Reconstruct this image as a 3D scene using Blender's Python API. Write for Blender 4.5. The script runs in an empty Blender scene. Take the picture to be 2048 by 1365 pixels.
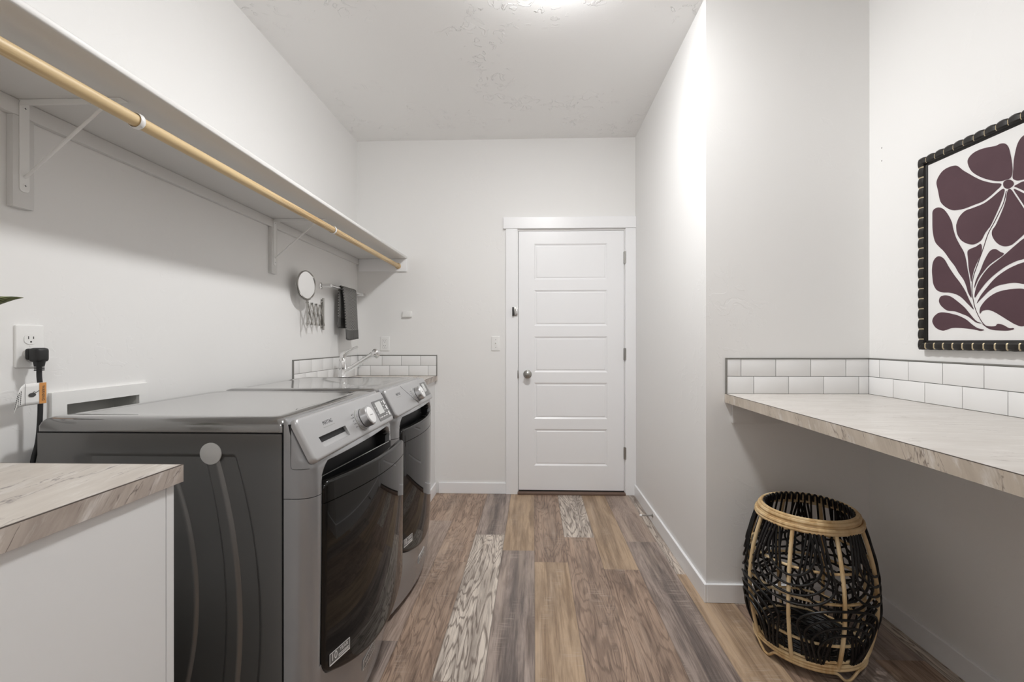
import bpy, bmesh, math, random
from mathutils import Vector, Matrix
PI = math.pi
SC = bpy.context.scene
COL = SC.collection

# ------------------------------------------------------------------ camera, light, exposure
F_PX, YAW = 916.1, 0.0327
cd = bpy.data.cameras.new('camera')
cd.sensor_fit = 'HORIZONTAL'; cd.sensor_width = 36.0
cd.lens = F_PX / 2048 * 36.0
cd.shift_x = -13.6 / 2048; cd.shift_y = 0.6 / 2048
cd.clip_start = 0.02
cam = bpy.data.objects.new('camera', cd); COL.objects.link(cam)
cam.location = (0, 0, 1.189)
cam.rotation_euler = (PI / 2, 0.0006, YAW)
SC.camera = cam

w = bpy.data.worlds.new('world'); SC.world = w; w.use_nodes = True
w.node_tree.nodes['Background'].inputs[0].default_value = (1, 1, 1, 1)
w.node_tree.nodes['Background'].inputs[1].default_value = 0.0

LAMP_MAIN, FILL_REAR = 158.0, 69.0          # ceiling lamp, and the added fill light behind the camera
LAMP_COLOR = (1.0, 0.997, 0.992)
vs = SC.view_settings
vs.view_transform = 'Standard'; vs.look = 'None'; vs.gamma = 1.0
vs.exposure = 0.0
vs.use_curve_mapping = False
SC.cycles.use_denoising = True
SC.cycles.max_bounces = 16
SC.cycles.diffuse_bounces = 14
SC.cycles.glossy_bounces = 6

# ------------------------------------------------------------------ room measures
XL, XR, XA = -1.392, 0.786, 1.5146          # left wall, short right wall, alcove wall
YB, YC, YF = 3.571, 2.118, -1.4             # far wall, alcove return wall, wall behind the camera
ZC = 2.7685

# ------------------------------------------------------------------ helpers
def link(o, parent=None):
    COL.objects.link(o)
    if parent is not None:
        o.parent = parent
    return o

def obj(name, bm, mat, parent=None, smooth=False, angle=35):
    me = bpy.data.meshes.new(name)
    bmesh.ops.recalc_face_normals(bm, faces=bm.faces)
    bm.to_mesh(me); bm.free()
    mats = mat if isinstance(mat, (list, tuple)) else [mat]
    for m in mats: me.materials.append(m)
    if smooth:
        me.polygons.foreach_set('use_smooth', [True] * len(me.polygons))
        try: me.set_sharp_from_angle(angle=math.radians(angle))
        except Exception: pass
    o = bpy.data.objects.new(name, me)
    return link(o, parent)

def empty(name, loc, label=None, cat=None, group=None, rz=0.0):
    o = bpy.data.objects.new(name, None); COL.objects.link(o)
    o.location = loc; o.rotation_euler = (0, 0, rz); o.empty_display_size = 0.05
    if label: tag(o, label, cat, group)
    return o

def tag(o, label, cat, group=None):
    o['label'] = label; o['category'] = cat
    if group: o['group'] = group
    return o

def struct(o, label=None, cat=None):
    o['kind'] = 'structure'
    if label: o['label'] = label
    if cat: o['category'] = cat
    return o

def box(bm, x0, x1, y0, y1, z0, z1, bev=0.0, seg=2, mat=0, M=None):
    vs_ = [bm.verts.new((x, y, z)) for x in (x0, x1) for y in (y0, y1) for z in (z0, z1)]
    idx = [(0,1,3,2),(4,6,7,5),(0,4,5,1),(2,3,7,6),(0,2,6,4),(1,5,7,3)]
    fs = [bm.faces.new([vs_[i] for i in f]) for f in idx]
    for f in fs: f.material_index = mat
    if bev > 0:
        es = list({e for f in fs for e in f.edges})
        r = bmesh.ops.bevel(bm, geom=es, offset=bev, segments=seg, affect='EDGES', profile=0.5)
        nv = {v for f in r['faces'] for v in f.verts} | {v for v in vs_ if v.is_valid}
        for f in r['faces']: f.material_index = mat
        vs_ = [v for v in nv if v.is_valid]
    if M is not None:
        bmesh.ops.transform(bm, matrix=M, verts=[v for v in vs_ if v.is_valid])
    return vs_

def bxo(name, dims, mat, parent=None, bev=0.0, seg=2):
    bm = bmesh.new(); box(bm, *dims, bev=bev, seg=seg)
    return obj(name, bm, mat, parent, smooth=bev > 0)

def tube(bm, pts, r, n=8, closed=False, cap=True, mat=0, flat=1.0, up=None):
    """Sweep a circle (radius r or list) along pts by parallel transport."""
    P = [Vector(p) for p in pts]; N = len(P)
    R = r if isinstance(r, (list, tuple)) else [r] * N
    T = []
    for i in range(N):
        if closed: d = P[(i+1) % N] - P[i-1]
        else: d = P[min(i+1, N-1)] - P[max(i-1, 0)]
        T.append(d.normalized())
    a = Vector(up) if up else (Vector((0,0,1)) if abs(T[0].z) < 0.9 else Vector((1,0,0)))
    u = (a - T[0] * a.dot(T[0])).normalized()
    rings = []
    for i in range(N):
        if i: u = (u - T[i] * u.dot(T[i])).normalized()
        v = T[i].cross(u)
        rings.append([bm.verts.new(P[i] + (u * math.cos(2*PI*k/n) + v * math.sin(2*PI*k/n) * flat) * R[i]) for k in range(n)])
    for i in range(N if closed else N-1):
        a_, b_ = rings[i], rings[(i+1) % N]
        off = 0
        if closed and i == N-1:
            off = min(range(n), key=lambda s: (b_[s].co - a_[0].co).length)
        for k in range(n):
            f = bm.faces.new((a_[k], a_[(k+1) % n], b_[(k+1+off) % n], b_[(k+off) % n])); f.material_index = mat
    if cap and not closed:
        bm.faces.new(rings[0][::-1]).material_index = mat; bm.faces.new(rings[-1]).material_index = mat

def tubeo(name, pts, r, mat, parent=None, n=10, closed=False, flat=1.0, up=None):
    bm = bmesh.new(); tube(bm, pts, r, n, closed, flat=flat, up=up)
    return obj(name, bm, mat, parent, smooth=True, angle=50)

def lathe(bm, prof, n=32, M=None, mat=0, cap=True):
    """prof: (r, z) list about z."""
    rings, allv = [], []
    for r, z in prof:
        if r < 1e-5: ring = [bm.verts.new((0, 0, z))]
        else: ring = [bm.verts.new((r*math.cos(2*PI*k/n), r*math.sin(2*PI*k/n), z)) for k in range(n)]
        rings.append(ring); allv += ring
    for a, b in zip(rings, rings[1:]):
        for k in range(n):
            k2 = (k+1) % n
            if len(a) == 1 and len(b) == 1: continue
            if len(a) == 1: f = bm.faces.new((a[0], b[k2], b[k]))
            elif len(b) == 1: f = bm.faces.new((a[k], a[k2], b[0]))
            else: f = bm.faces.new((a[k], a[k2], b[k2], b[k]))
            f.material_index = mat
    if cap:
        if len(rings[0]) > 1: bm.faces.new(rings[0][::-1]).material_index = mat
        if len(rings[-1]) > 1: bm.faces.new(rings[-1]).material_index = mat
    if M is not None: bmesh.ops.transform(bm, matrix=M, verts=allv)

def latheo(name, prof, mat, parent=None, n=32, M=None, angle=40):
    bm = bmesh.new(); lathe(bm, prof, n, M)
    return obj(name, bm, mat, parent, smooth=True, angle=angle)

def frame_matrix(origin, xa, ya):
    xa = Vector(xa).normalized(); ya = Vector(ya); ya = (ya - xa * ya.dot(xa)).normalized(); za = xa.cross(ya)
    return Matrix(((xa.x, ya.x, za.x, origin[0]), (xa.y, ya.y, za.y, origin[1]), (xa.z, ya.z, za.z, origin[2]), (0,0,0,1)))

def rrect(w_, h_, r, n=6, cx=0, cy=0):
    pts = []
    for (sx, sy, a0) in ((1,1,0),(-1,1,PI/2),(-1,-1,PI),(1,-1,1.5*PI)):
        for k in range(n+1):
            a = a0 + PI/2*k/n
            pts.append((cx + sx*(w_/2-r) + r*math.cos(a), cy + sy*(h_/2-r) + r*math.sin(a)))
    return pts

def prism(bm, poly, z0, z1, M=None, mat=0, bev=0.0):
    b = [bm.verts.new((x, y, z0)) for x, y in poly]; t = [bm.verts.new((x, y, z1)) for x, y in poly]
    n = len(poly)
    f1 = bm.faces.new(b[::-1]); f2 = bm.faces.new(t); f1.material_index = f2.material_index = mat
    for k in range(n):
        bm.faces.new((b[k], b[(k+1)%n], t[(k+1)%n], t[k])).material_index = mat
    vv = b + t
    if bev:
        r = bmesh.ops.bevel(bm, geom=list(f2.edges), offset=bev, segments=3, affect='EDGES')
        for f in r['faces']: f.material_index = mat
        vv = [v for v in vv if v.is_valid] + [v for f in r['faces'] for v in f.verts]
        vv = list(dict.fromkeys(vv))
    if M is not None: bmesh.ops.transform(bm, matrix=M, verts=vv)

def pillow(bm, w_, h_, r, cx, cy, z0, z1, bev, M=None, n=6):
    """rounded-rectangle plate whose front edge is rolled over"""
    L = []
    for ins, z in [(0, z0), (0, z1-bev)] + [(bev*(1-math.cos(a)), z1-bev+bev*math.sin(a)) for a in (PI/10, PI/5, .3*PI, .4*PI, PI/2)]:
        L.append([bm.verts.new((x, y, z)) for x, y in rrect(w_-2*ins, h_-2*ins, max(r-ins, .0008), n, cx, cy)])
    for A, B in zip(L, L[1:]):
        for k in range(len(A)): bm.faces.new((A[k], A[(k+1) % len(A)], B[(k+1) % len(A)], B[k]))
    bm.faces.new(L[0][::-1]); bm.faces.new(L[-1])
    if M is not None: bmesh.ops.transform(bm, matrix=M, verts=[v for l_ in L for v in l_])

def prismo(name, poly, z0, z1, mat, parent=None, M=None, bev=0.0):
    bm = bmesh.new(); prism(bm, poly, z0, z1, M, bev=bev)
    return obj(name, bm, mat, parent, smooth=bev > 0)

def spline(pts, sub=6, closed=False):
    P = [Vector(p) for p in pts]; N = len(P); out = []
    for i in range(N if closed else N-1):
        if closed: p0, p1, p2, p3 = P[i-1], P[i], P[(i+1)%N], P[(i+2)%N]
        else: p0, p1, p2, p3 = P[max(i-1,0)], P[i], P[i+1], P[min(i+2,N-1)]
        for k in range(sub):
            t = k/sub
            out.append(0.5*((2*p1) + (p2-p0)*t + (2*p0-5*p1+4*p2-p3)*t*t + (3*p1-p0-3*p2+p3)*t**3))
    if not closed: out.append(P[-1])
    return out

def text(name, body, size, M, mat, parent=None, ext=0.0004, sx=1.0, align='CENTER', shear=0.0):
    cu = bpy.data.curves.new('txt', 'FONT'); cu.body = body; cu.size = size; cu.extrude = ext
    cu.align_x = align; cu.align_y = 'CENTER'; cu.shear = shear
    to = bpy.data.objects.new('txt', cu); COL.objects.link(to)
    dg = bpy.context.evaluated_depsgraph_get(); dg.update()
    me = bpy.data.meshes.new_from_object(to.evaluated_get(dg))
    bpy.data.objects.remove(to); bpy.data.curves.remove(cu)
    me.name = name
    me.transform(M @ Matrix.Diagonal((sx, 1, 1, 1)))
    me.materials.clear(); me.materials.append(mat)
    return link(bpy.data.objects.new(name, me), parent)

def sstep(a, b, x):
    t = max(0.0, min(1.0, (x-a)/(b-a))); return t*t*(3-2*t)

# ------------------------------------------------------------------ materials
def mat(name, color=(.8,.8,.8), rough=.5, metal=0.0, coat=0.0, spec=0.5):
    m = bpy.data.materials.new(name); m.use_nodes = True
    b = m.node_tree.nodes['Principled BSDF']
    b.inputs['Base Color'].default_value = (*color, 1); b.inputs['Roughness'].default_value = rough
    b.inputs['Metallic'].default_value = metal; b.inputs['Coat Weight'].default_value = coat
    b.inputs['Specular IOR Level'].default_value = spec
    return m

class NT:
    def __init__(s, m): s.t = m.node_tree; s.b = s.t.nodes['Principled BSDF']
    def n(s, typ, **kw):
        nd = s.t.nodes.new(typ)
        for k, v in kw.items():
            if k.startswith('i_'):
                key = k[2:]; key = int(key) if key.isdigit() else key.replace('_', ' ')
                nd.inputs[key].default_value = v
            else: setattr(nd, k, v)
        return nd
    def l(s, a, b): s.t.links.new(a, b)
    def math(s, op, a, b=None, c=None, clamp=False):
        nd = s.n('ShaderNodeMath', operation=op); nd.use_clamp = clamp
        for i, v in enumerate((a, b, c)):
            if v is None: continue
            if isinstance(v, (int, float)): nd.inputs[i].default_value = v
            else: s.l(v, nd.inputs[i])
        return nd.outputs[0]
    def mix(s, fac, a, b, typ='MIX'):
        nd = s.n('ShaderNodeMix', data_type='RGBA', blend_type=typ)
        for k, v in ((0, fac), (6, a), (7, b)):
            if isinstance(v, (int, float)): nd.inputs[k].default_value = v
            elif isinstance(v, tuple): nd.inputs[k].default_value = (*v, 1) if len(v) == 3 else v
            else: s.l(v, nd.inputs[k])
        return nd.outputs[2]
    def ramp(s, fac, stops):
        nd = s.n('ShaderNodeValToRGB'); e = nd.color_ramp.elements
        while len(e) < len(stops): e.new(0.5)
        for i, (p, c) in enumerate(stops):
            e[i].position = p; e[i].color = (*c, 1) if isinstance(c, tuple) else (c, c, c, 1)
        s.l(fac, nd.inputs[0]); return nd.outputs[0]
    def coord(s, scale=(1,1,1), rot=(0,0,0), out='Object'):
        tc = s.n('ShaderNodeTexCoord'); mp = s.n('ShaderNodeMapping')
        mp.inputs['Scale'].default_value = scale; mp.inputs['Rotation'].default_value = rot
        s.l(tc.outputs[out], mp.inputs[0]); return mp.outputs[0]
    def noise(s, vec, scale, detail=4, rough=.5, dist=0.0):
        nd = s.n('ShaderNodeTexNoise'); nd.inputs['Scale'].default_value = scale; nd.inputs['Detail'].default_value = detail
        nd.inputs['Roughness'].default_value = rough; nd.inputs['Distortion'].default_value = dist
        s.l(vec, nd.inputs['Vector']); return nd.outputs[0]
    def bump(s, h, strength, dist):
        nd = s.n('ShaderNodeBump'); nd.inputs['Strength'].default_value = strength; nd.inputs['Distance'].default_value = dist
        s.l(h, nd.inputs['Height']); s.l(nd.outputs[0], s.b.inputs['Normal'])

def plaster(name, color, rough, amount):
    """Painted drywall with sparse skip-trowel ridges."""
    m = mat(name, color, rough); t = NT(m)
    v = t.coord()
    n1 = t.noise(v, 13.0, 3, .55, 1.2)
    ridge = t.ramp(n1, [(.575, 0.0), (.60, 1.0)])
    n2 = t.noise(v, 2.2, 2)
    mask = t.ramp(n2, [(.50, 0.0), (.60, 1.0)])
    h = t.math('MULTIPLY', ridge, mask)
    fine = t.noise(v, 160, 2)
    h2 = t.math('ADD', h, t.math('MULTIPLY', fine, 0.06))
    t.bump(h2, amount, 0.0035)
    return m

M_WALL = plaster('wall paint', (.81, .807, .80), .55, .14)
M_CEIL = plaster('ceiling paint', (.87, .868, .862), .5, 1.0)
M_TRIM = mat('white trim paint', (.86, .865, .88), .32)
M_WHITE = mat('white plastic', (.82, .82, .81), .35)
M_CAB = mat('white cabinet laminate', (.75, .755, .76), .35)
M_SHELF = mat('painted shelf board', (.70, .695, .685), .45)
M_CHROME = mat('chrome', (.82, .82, .82), .10, 1.0)
M_NICKEL = mat('satin nickel', (.42, .41, .39), .28, 1.0)
M_DARKM = mat('dark metal', (.06, .06, .06), .35, .6)
M_GREYP = mat('grey plastic', (.33, .33, .32), .45)
M_BOXIN = mat('pale grey plastic', (.62, .62, .60), .5)
M_BLACK = mat('black plastic', (.007, .007, .008), .5, spec=.3)
M_RUBBER = mat('black rubber', (.015, .015, .016), .5)
M_SLATE = mat('slate metallic paint', (.21, .207, .203), .20, .7, coat=1.0)
M_SLATE.node_tree.nodes['Principled BSDF'].inputs['Coat IOR'].default_value = 1.65
M_SLATE.node_tree.nodes['Principled BSDF'].inputs['Coat Roughness'].default_value = .05
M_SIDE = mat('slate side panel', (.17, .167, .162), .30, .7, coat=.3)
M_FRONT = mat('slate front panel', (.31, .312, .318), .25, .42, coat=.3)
M_CONSOLE = mat('silver console', (.46, .46, .465), .36, .5, coat=.1)
M_GLASS = mat('black door glass', (.008, .0075, .007), .03, 0.0, spec=.32)
M_KNOB = mat('silver knob', (.62, .62, .63), .22, .8)
M_KNOBTOP = mat('pale knob cap', (.78, .78, .78), .35, .2)
M_LCD = mat('grey display', (.55, .56, .55), .25)
M_PANELD = mat('dark display panel', (.13, .13, .13), .3)
M_INK = mat('dark grey ink', (.05, .05, .05), .5)
M_INKW = mat('pale grey ink', (.72, .72, .72), .4)
M_FELT = mat('grey felt', (.50, .50, .49), .95)
M_GROUT = mat('grey grout', (.22, .22, .21), .8)
M_TILE = mat('glossy white tile', (.80, .80, .80), .12)
M_EDGE = mat('grey metal edge trim', (.27, .265, .25), .35, .7)
M_SEAM = mat('dark laminate seam', (.09, .07, .06), .6)
M_MIRROR = mat('mirror glass', (.9, .9, .9), .02, 1.0)
M_RATTANB = mat('black rattan', (.009, .0085, .0085), .42, spec=.35)
M_FRAMEB = mat('black carved frame', (.014, .012, .011), .42, spec=.35)
M_GOLD = mat('worn gold edge', (.55, .46, .30), .45, .5)
M_CANVAS = mat('white canvas', (.78, .775, .77), .8)
M_PAPER = mat('white tag paper', (.78, .78, .77), .6)
M_ORANGE = mat('orange tag band', (.62, .28, .08), .6)
M_SOIL = mat('potting soil', (.03, .02, .015), .9)
M_POT = mat('grey ceramic', (.35, .34, .33), .4)

def m_purple():
    m = mat('plum paint', (.075, .035, .045), .75); t = NT(m)
    n = t.noise(t.coord(), 12, 5, .6)
    t.l(t.mix(n, (.062, .027, .036), (.088, .043, .054)), t.b.inputs['Base Color']); return m
M_PLUM = m_purple()

def m_rattan():
    m = mat('natural rattan', (.55, .36, .17), .45); t = NT(m)
    n = t.noise(t.coord((60, 60, 8)), 1.0, 4)
    n2 = t.noise(t.coord(), 9, 2)
    c = t.mix(t.ramp(n, [(.35, 0.0), (.65, 1.0)]), (.46, .29, .13), (.64, .46, .24))
    t.l(t.mix(t.ramp(n2, [(.4, 0.0), (.62, 1.0)]), c, (.70, .55, .33)), t.b.inputs['Base Color']); return m
M_RATTAN = m_rattan()

def m_pine():
    m = mat('pale pine', (.62, .45, .24), .45); t = NT(m)
    n = t.noise(t.coord((260, 4, 260)), 1.0, 5, .6, .4)
    n2 = t.noise(t.coord((3, .7, 3)), 1.0, 2)
    c = t.mix(t.ramp(n, [(.44, 0.0), (.56, 1.0)]), (.46, .30, .14), (.70, .54, .32))
    t.l(t.mix(t.ramp(n2, [(.45, 0.0), (.62, 1.0)]), c, (.66, .50, .28)), t.b.inputs['Base Color']); return m
M_PINE = m_pine()

def m_marble(name, rot, stretch, base, dark, vein, vw=.010, vamt=.9, white=.75):
    """laminate print: cloudy bands and thin broken veins, stretched after turning the pattern by rot"""
    m = mat(name, base, .33); t = NT(m)
    v0 = t.coord((1, 1, 1), rot); mp = t.n('ShaderNodeMapping'); mp.inputs['Scale'].default_value = stretch; t.l(v0, mp.inputs[0]); v2 = mp.outputs[0]
    cloud = t.noise(v2, 2.6, 6, .62, .5)
    c = t.mix(t.ramp(cloud, [(.35, 0.0), (.68, 1.0)]), dark, base)
    light = t.noise(v2, 5.5, 5, .65, .3)
    c = t.mix(t.ramp(light, [(.54, 0.0), (.74, white)]), c, (.76, .735, .71))
    streak = t.noise(v2, 14, 5, .7, .2)
    c = t.mix(t.ramp(streak, [(.56, 0.0), (.72, .45)]), c, dark)
    for sc, lo in ((1.5, .50), (2.7, .54)):
        vn = t.noise(v2, sc, 5, .55, .35)
        a = t.math('ABSOLUTE', t.math('SUBTRACT', vn, .5))
        line = t.ramp(a, [(.0, 1.0), (vw, 0.0)])
        msk = t.ramp(t.noise(v2, sc*1.7+.3, 3), [(lo, 0.0), (lo+.08, 1.0)])
        c = t.mix(t.math('MULTIPLY', t.math('MULTIPLY', line, msk), vamt), c, vein)
    t.l(c, t.b.inputs['Base Color']); return m
M_MARBLE = m_marble('marbled laminate top', (0, 0, -.23), (6.5, 1.3, 2), (.62, .575, .52), (.50, .45, .40), (.13, .10, .10))
M_MARBLE_E = m_marble('marbled laminate edge', (.61, 0, 0), (1, 7.0, 1.5), (.52, .46, .41), (.33, .28, .245), (.075, .055, .05), .016)
M_MARBLE_RE = m_marble('tan marbled laminate edge', (.40, 0, 0), (1, 7.0, 2.0), (.60, .53, .45), (.45, .39, .32), (.15, .11, .09), .008, .8)
M_MARBLE_R = m_marble('pale marbled laminate top', (0, 0, .10), (1.6, 8.5, 2), (.62, .595, .565), (.53, .50, .465), (.24, .20, .18), .006, .7, .6)

def m_terry():
    m = mat('charcoal terry cloth', (.085, .083, .08), .95); t = NT(m)
    uv = t.n('ShaderNodeTexCoord').outputs['UV']
    mp = t.n('ShaderNodeMapping'); mp.inputs['Scale'].default_value = (1, 1, 1); t.l(uv, mp.inputs[0])
    w1 = t.n('ShaderNodeTexWave', wave_type='BANDS', bands_direction='DIAGONAL'); w1.inputs['Scale'].default_value = 34; w1.inputs['Distortion'].default_value = .5
    t.l(mp.outputs[0], w1.inputs['Vector'])
    mp2 = t.n('ShaderNodeMapping'); mp2.inputs['Scale'].default_value = (-1, 1, 1); t.l(uv, mp2.inputs[0])
    w2 = t.n('ShaderNodeTexWave', wave_type='BANDS', bands_direction='DIAGONAL'); w2.inputs['Scale'].default_value = 34; w2.inputs['Distortion'].default_value = .5
    t.l(mp2.outputs[0], w2.inputs['Vector'])
    f = t.math('MAXIMUM', w1.outputs['Fac'], w2.outputs['Fac'])
    f = t.math('MULTIPLY', f, t.math('ADD', t.noise(uv, 220, 2), .5))
    t.l(t.mix(f, (.045, .044, .043), (.25, .245, .235)), t.b.inputs['Base Color'])
    t.bump(f, .8, .004); return m
M_TERRY = m_terry()
M_TERRYB = mat('charcoal ribbed towel border', (.11, .108, .104), .9)

def m_leaf():
    m = mat('striped leaf', (.06, .09, .03), .4); t = NT(m)
    uv = t.n('ShaderNodeTexCoord').outputs['UV']
    sx = t.n('ShaderNodeSeparateXYZ'); t.l(uv, sx.inputs[0])
    # feathered stripes slanting out from the midrib
    a = t.math('ABSOLUTE', t.math('SUBTRACT', sx.outputs[1], .5))
    s = t.math('SINE', t.math('MULTIPLY', t.math('SUBTRACT', sx.outputs[0], t.math('MULTIPLY', a, .5)), 70))
    st = t.ramp(t.math('ADD', t.math('MULTIPLY', s, .5), .5), [(.35, 0.0), (.6, 1.0)])
    t.l(t.mix(st, (.018, .03, .012), (.22, .24, .10)), t.b.inputs['Base Color']); return m
M_LEAF = m_leaf()

def m_floor():
    """Vinyl plank print; each plank's colours and seed come from mesh attributes."""
    m = mat('vinyl plank print', (.3, .2, .15), .38); t = NT(m)
    uv = t.n('ShaderNodeUVMap', uv_map='plank').outputs[0]
    su = t.n('ShaderNodeSeparateXYZ'); t.l(uv, su.inputs[0])
    U, V = su.outputs[0], su.outputs[1]
    at = lambda n: t.n('ShaderNodeAttribute', attribute_name=n)
    lt, dk, pp = at('tone_light').outputs['Color'], at('tone_dark').outputs['Color'], at('plank_data').outputs['Color']
    sp = t.n('ShaderNodeSeparateColor'); t.l(pp, sp.inputs[0])
    seed, wav, streak = sp.outputs[0], sp.outputs[1], sp.outputs[2]
    sd = t.math('MULTIPLY', seed, 37.0)
    def vec(sx_, sy_):
        c = t.n('ShaderNodeCombineXYZ')
        t.l(t.math('MULTIPLY', U, sx_), c.inputs[0]); t.l(t.math('MULTIPLY', V, sy_), c.inputs[1]); t.l(sd, c.inputs[2])
        return c.outputs[0]
    # fine straight grain
    g1 = t.noise(vec(150, 4.5), 1.0, 6, .65, .3)
    g2 = t.noise(vec(26, 1.6), 1.0, 4, .6, .8)
    # cathedral grain: contour lines of a stretched noise field
    fld = t.noise(vec(8.0, 1.15), 1.0, 3, .45, .35)
    con = t.math('ADD', t.math('MULTIPLY', t.math('SINE', t.math('ADD', t.math('MULTIPLY', fld, 125.0), t.math('MULTIPLY', g1, 7.0))), .5), .5)
    con = t.ramp(con, [(.0, 0.0), (.34, 1.0)])
    base = t.ramp(t.math('ADD', t.math('MULTIPLY', g1, .45), t.math('MULTIPLY', g2, .55)), [(.40, 0.0), (.55, 1.0)])
    mm = t.mix(wav, base, t.math('MULTIPLY', con, t.math('ADD', t.math('MULTIPLY', base, .55), .45)))
    blot = t.ramp(t.noise(vec(9, 2.1), 1.0, 4, .65, .6), [(.42, .0), (.66, 1.0)])
    # dark weathered streak along the plank's middle
    us = t.math('ABSOLUTE', t.math('SUBTRACT', t.math('DIVIDE', U, .181), .52))
    sm = t.ramp(t.math('ADD', us, t.math('MULTIPLY', t.math('SUBTRACT', t.noise(vec(20, 3.0), 1.0, 5, .65), .5), .9)), [(.08, 1.0), (.34, 0.0)])
    c = t.mix(mm, dk, lt)
    c = t.mix(t.math('MULTIPLY', blot, .38), c, t.mix(.55, dk, (.12, .095, .08)))
    sl = t.math('MULTIPLY', t.math('MULTIPLY', sm, streak), t.math('ADD', t.math('MULTIPLY', g1, -1.1), 1.25), clamp=True)
    c = t.mix(sl, c, (.075, .06, .057))
    # knots and ochre patches
    pt = t.noise(vec(11, 3.2), 1.0, 3, .5, .4)
    c = t.mix(t.ramp(pt, [(.60, 0.0), (.76, .55)]), c, t.mix(.5, dk, (.10, .06, .04)))
    pl = t.noise(vec(16, 1.3), 1.0, 3, .55, .3)
    c = t.mix(t.ramp(pl, [(.55, 0.0), (.70, .55)]), c, t.mix(.5, lt, (.56, .45, .36)))
    # saw marks across
    sw = t.noise(vec(10, 190), 1.0, 3, .6)
    swm = t.ramp(t.noise(vec(9, 2.4), 1.0, 2), [(.54, 0.0), (.66, 1.0)])
    c = t.mix(t.math('MULTIPLY', t.ramp(sw, [(.54, 0.0), (.64, .45)]), swm), c, (.50, .42, .36))
    # plank edge groove
    e1 = t.math('MINIMUM', U, t.math('SUBTRACT', .181, U))
    ed = t.ramp(e1, [(.0, 1.0), (.0022, 0.0)])
    c = t.mix(t.math('MULTIPLY', ed, .45), c, (.06, .045, .035))
    t.l(c, t.b.inputs['Base Color'])
    rg = t.math('ADD', t.math('MULTIPLY', g1, .18), .33); t.l(rg, t.b.inputs['Roughness'])
    t.bump(t.math('SUBTRACT', g1, t.math('MULTIPLY', ed, .6)), .25, .0012)
    return m
M_FLOOR = m_floor()

def m_emit(name, color, strength):
    m = bpy.data.materials.new(name); m.use_nodes = True; b = m.node_tree.nodes['Principled BSDF']
    b.inputs['Base Color'].default_value = (.9, .9, .9, 1)
    b.inputs['Emission Color'].default_value = (*color, 1); b.inputs['Emission Strength'].default_value = strength
    return m

# ================================================================== the room
def walls():
    T = .12
    bm = bmesh.new()                                          # left wall with the laundry-box opening
    hy0, hy1, hz0, hz1 = 1.309, 1.563, .86, 1.006
    for d in ((YF-T, hy0, 0, ZC), (hy1, YB+T, 0, ZC), (hy0, hy1, 0, hz0), (hy0, hy1, hz1, ZC)):
        box(bm, XL-T, XL, *d)
    struct(obj('wall_left', bm, M_WALL))
    bm = bmesh.new()                                          # far wall with the door opening
    box(bm, XL, -.121, YB, YB+T, 0, ZC); box(bm, .701, XR, YB, YB+T, 0, ZC); box(bm, -.121, .701, YB, YB+T, 2.0495, ZC)
    struct(obj('wall_back', bm, M_WALL))
    struct(bxo('wall_right', (XR, XR+T, YC+T, YB+T, 0, ZC), M_WALL))
    bm = bmesh.new(); box(bm, XR, XA+T, YC, YC+T, 0, ZC)
    struct(obj('wall_return', bm, M_WALL))
    wa = bxo('wall_alcove', (XA, XA+T, YF-T, YC, 0, ZC), M_WALL); struct(wa)
    bm = bmesh.new()
    for z in (2.0303, 1.974):
        lathe(bm, [(.0022, 0), (.0022, .0009), (0, .0009)], 10, frame_matrix((XA, 2.0447, z), (0, 1, 0), (0, 0, 1)) @ Matrix.Rotation(PI, 4, 'Y'))
    obj('screw_holes', bm, M_INK, wa)
    struct(bxo('wall_front', (XL, XA, YF-T, YF, 0, ZC), M_WALL))
    struct(bxo('ceiling', (XL-T, XA+T, YF-T, YB+T, ZC, ZC+.1), M_CEIL))
walls()

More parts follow.
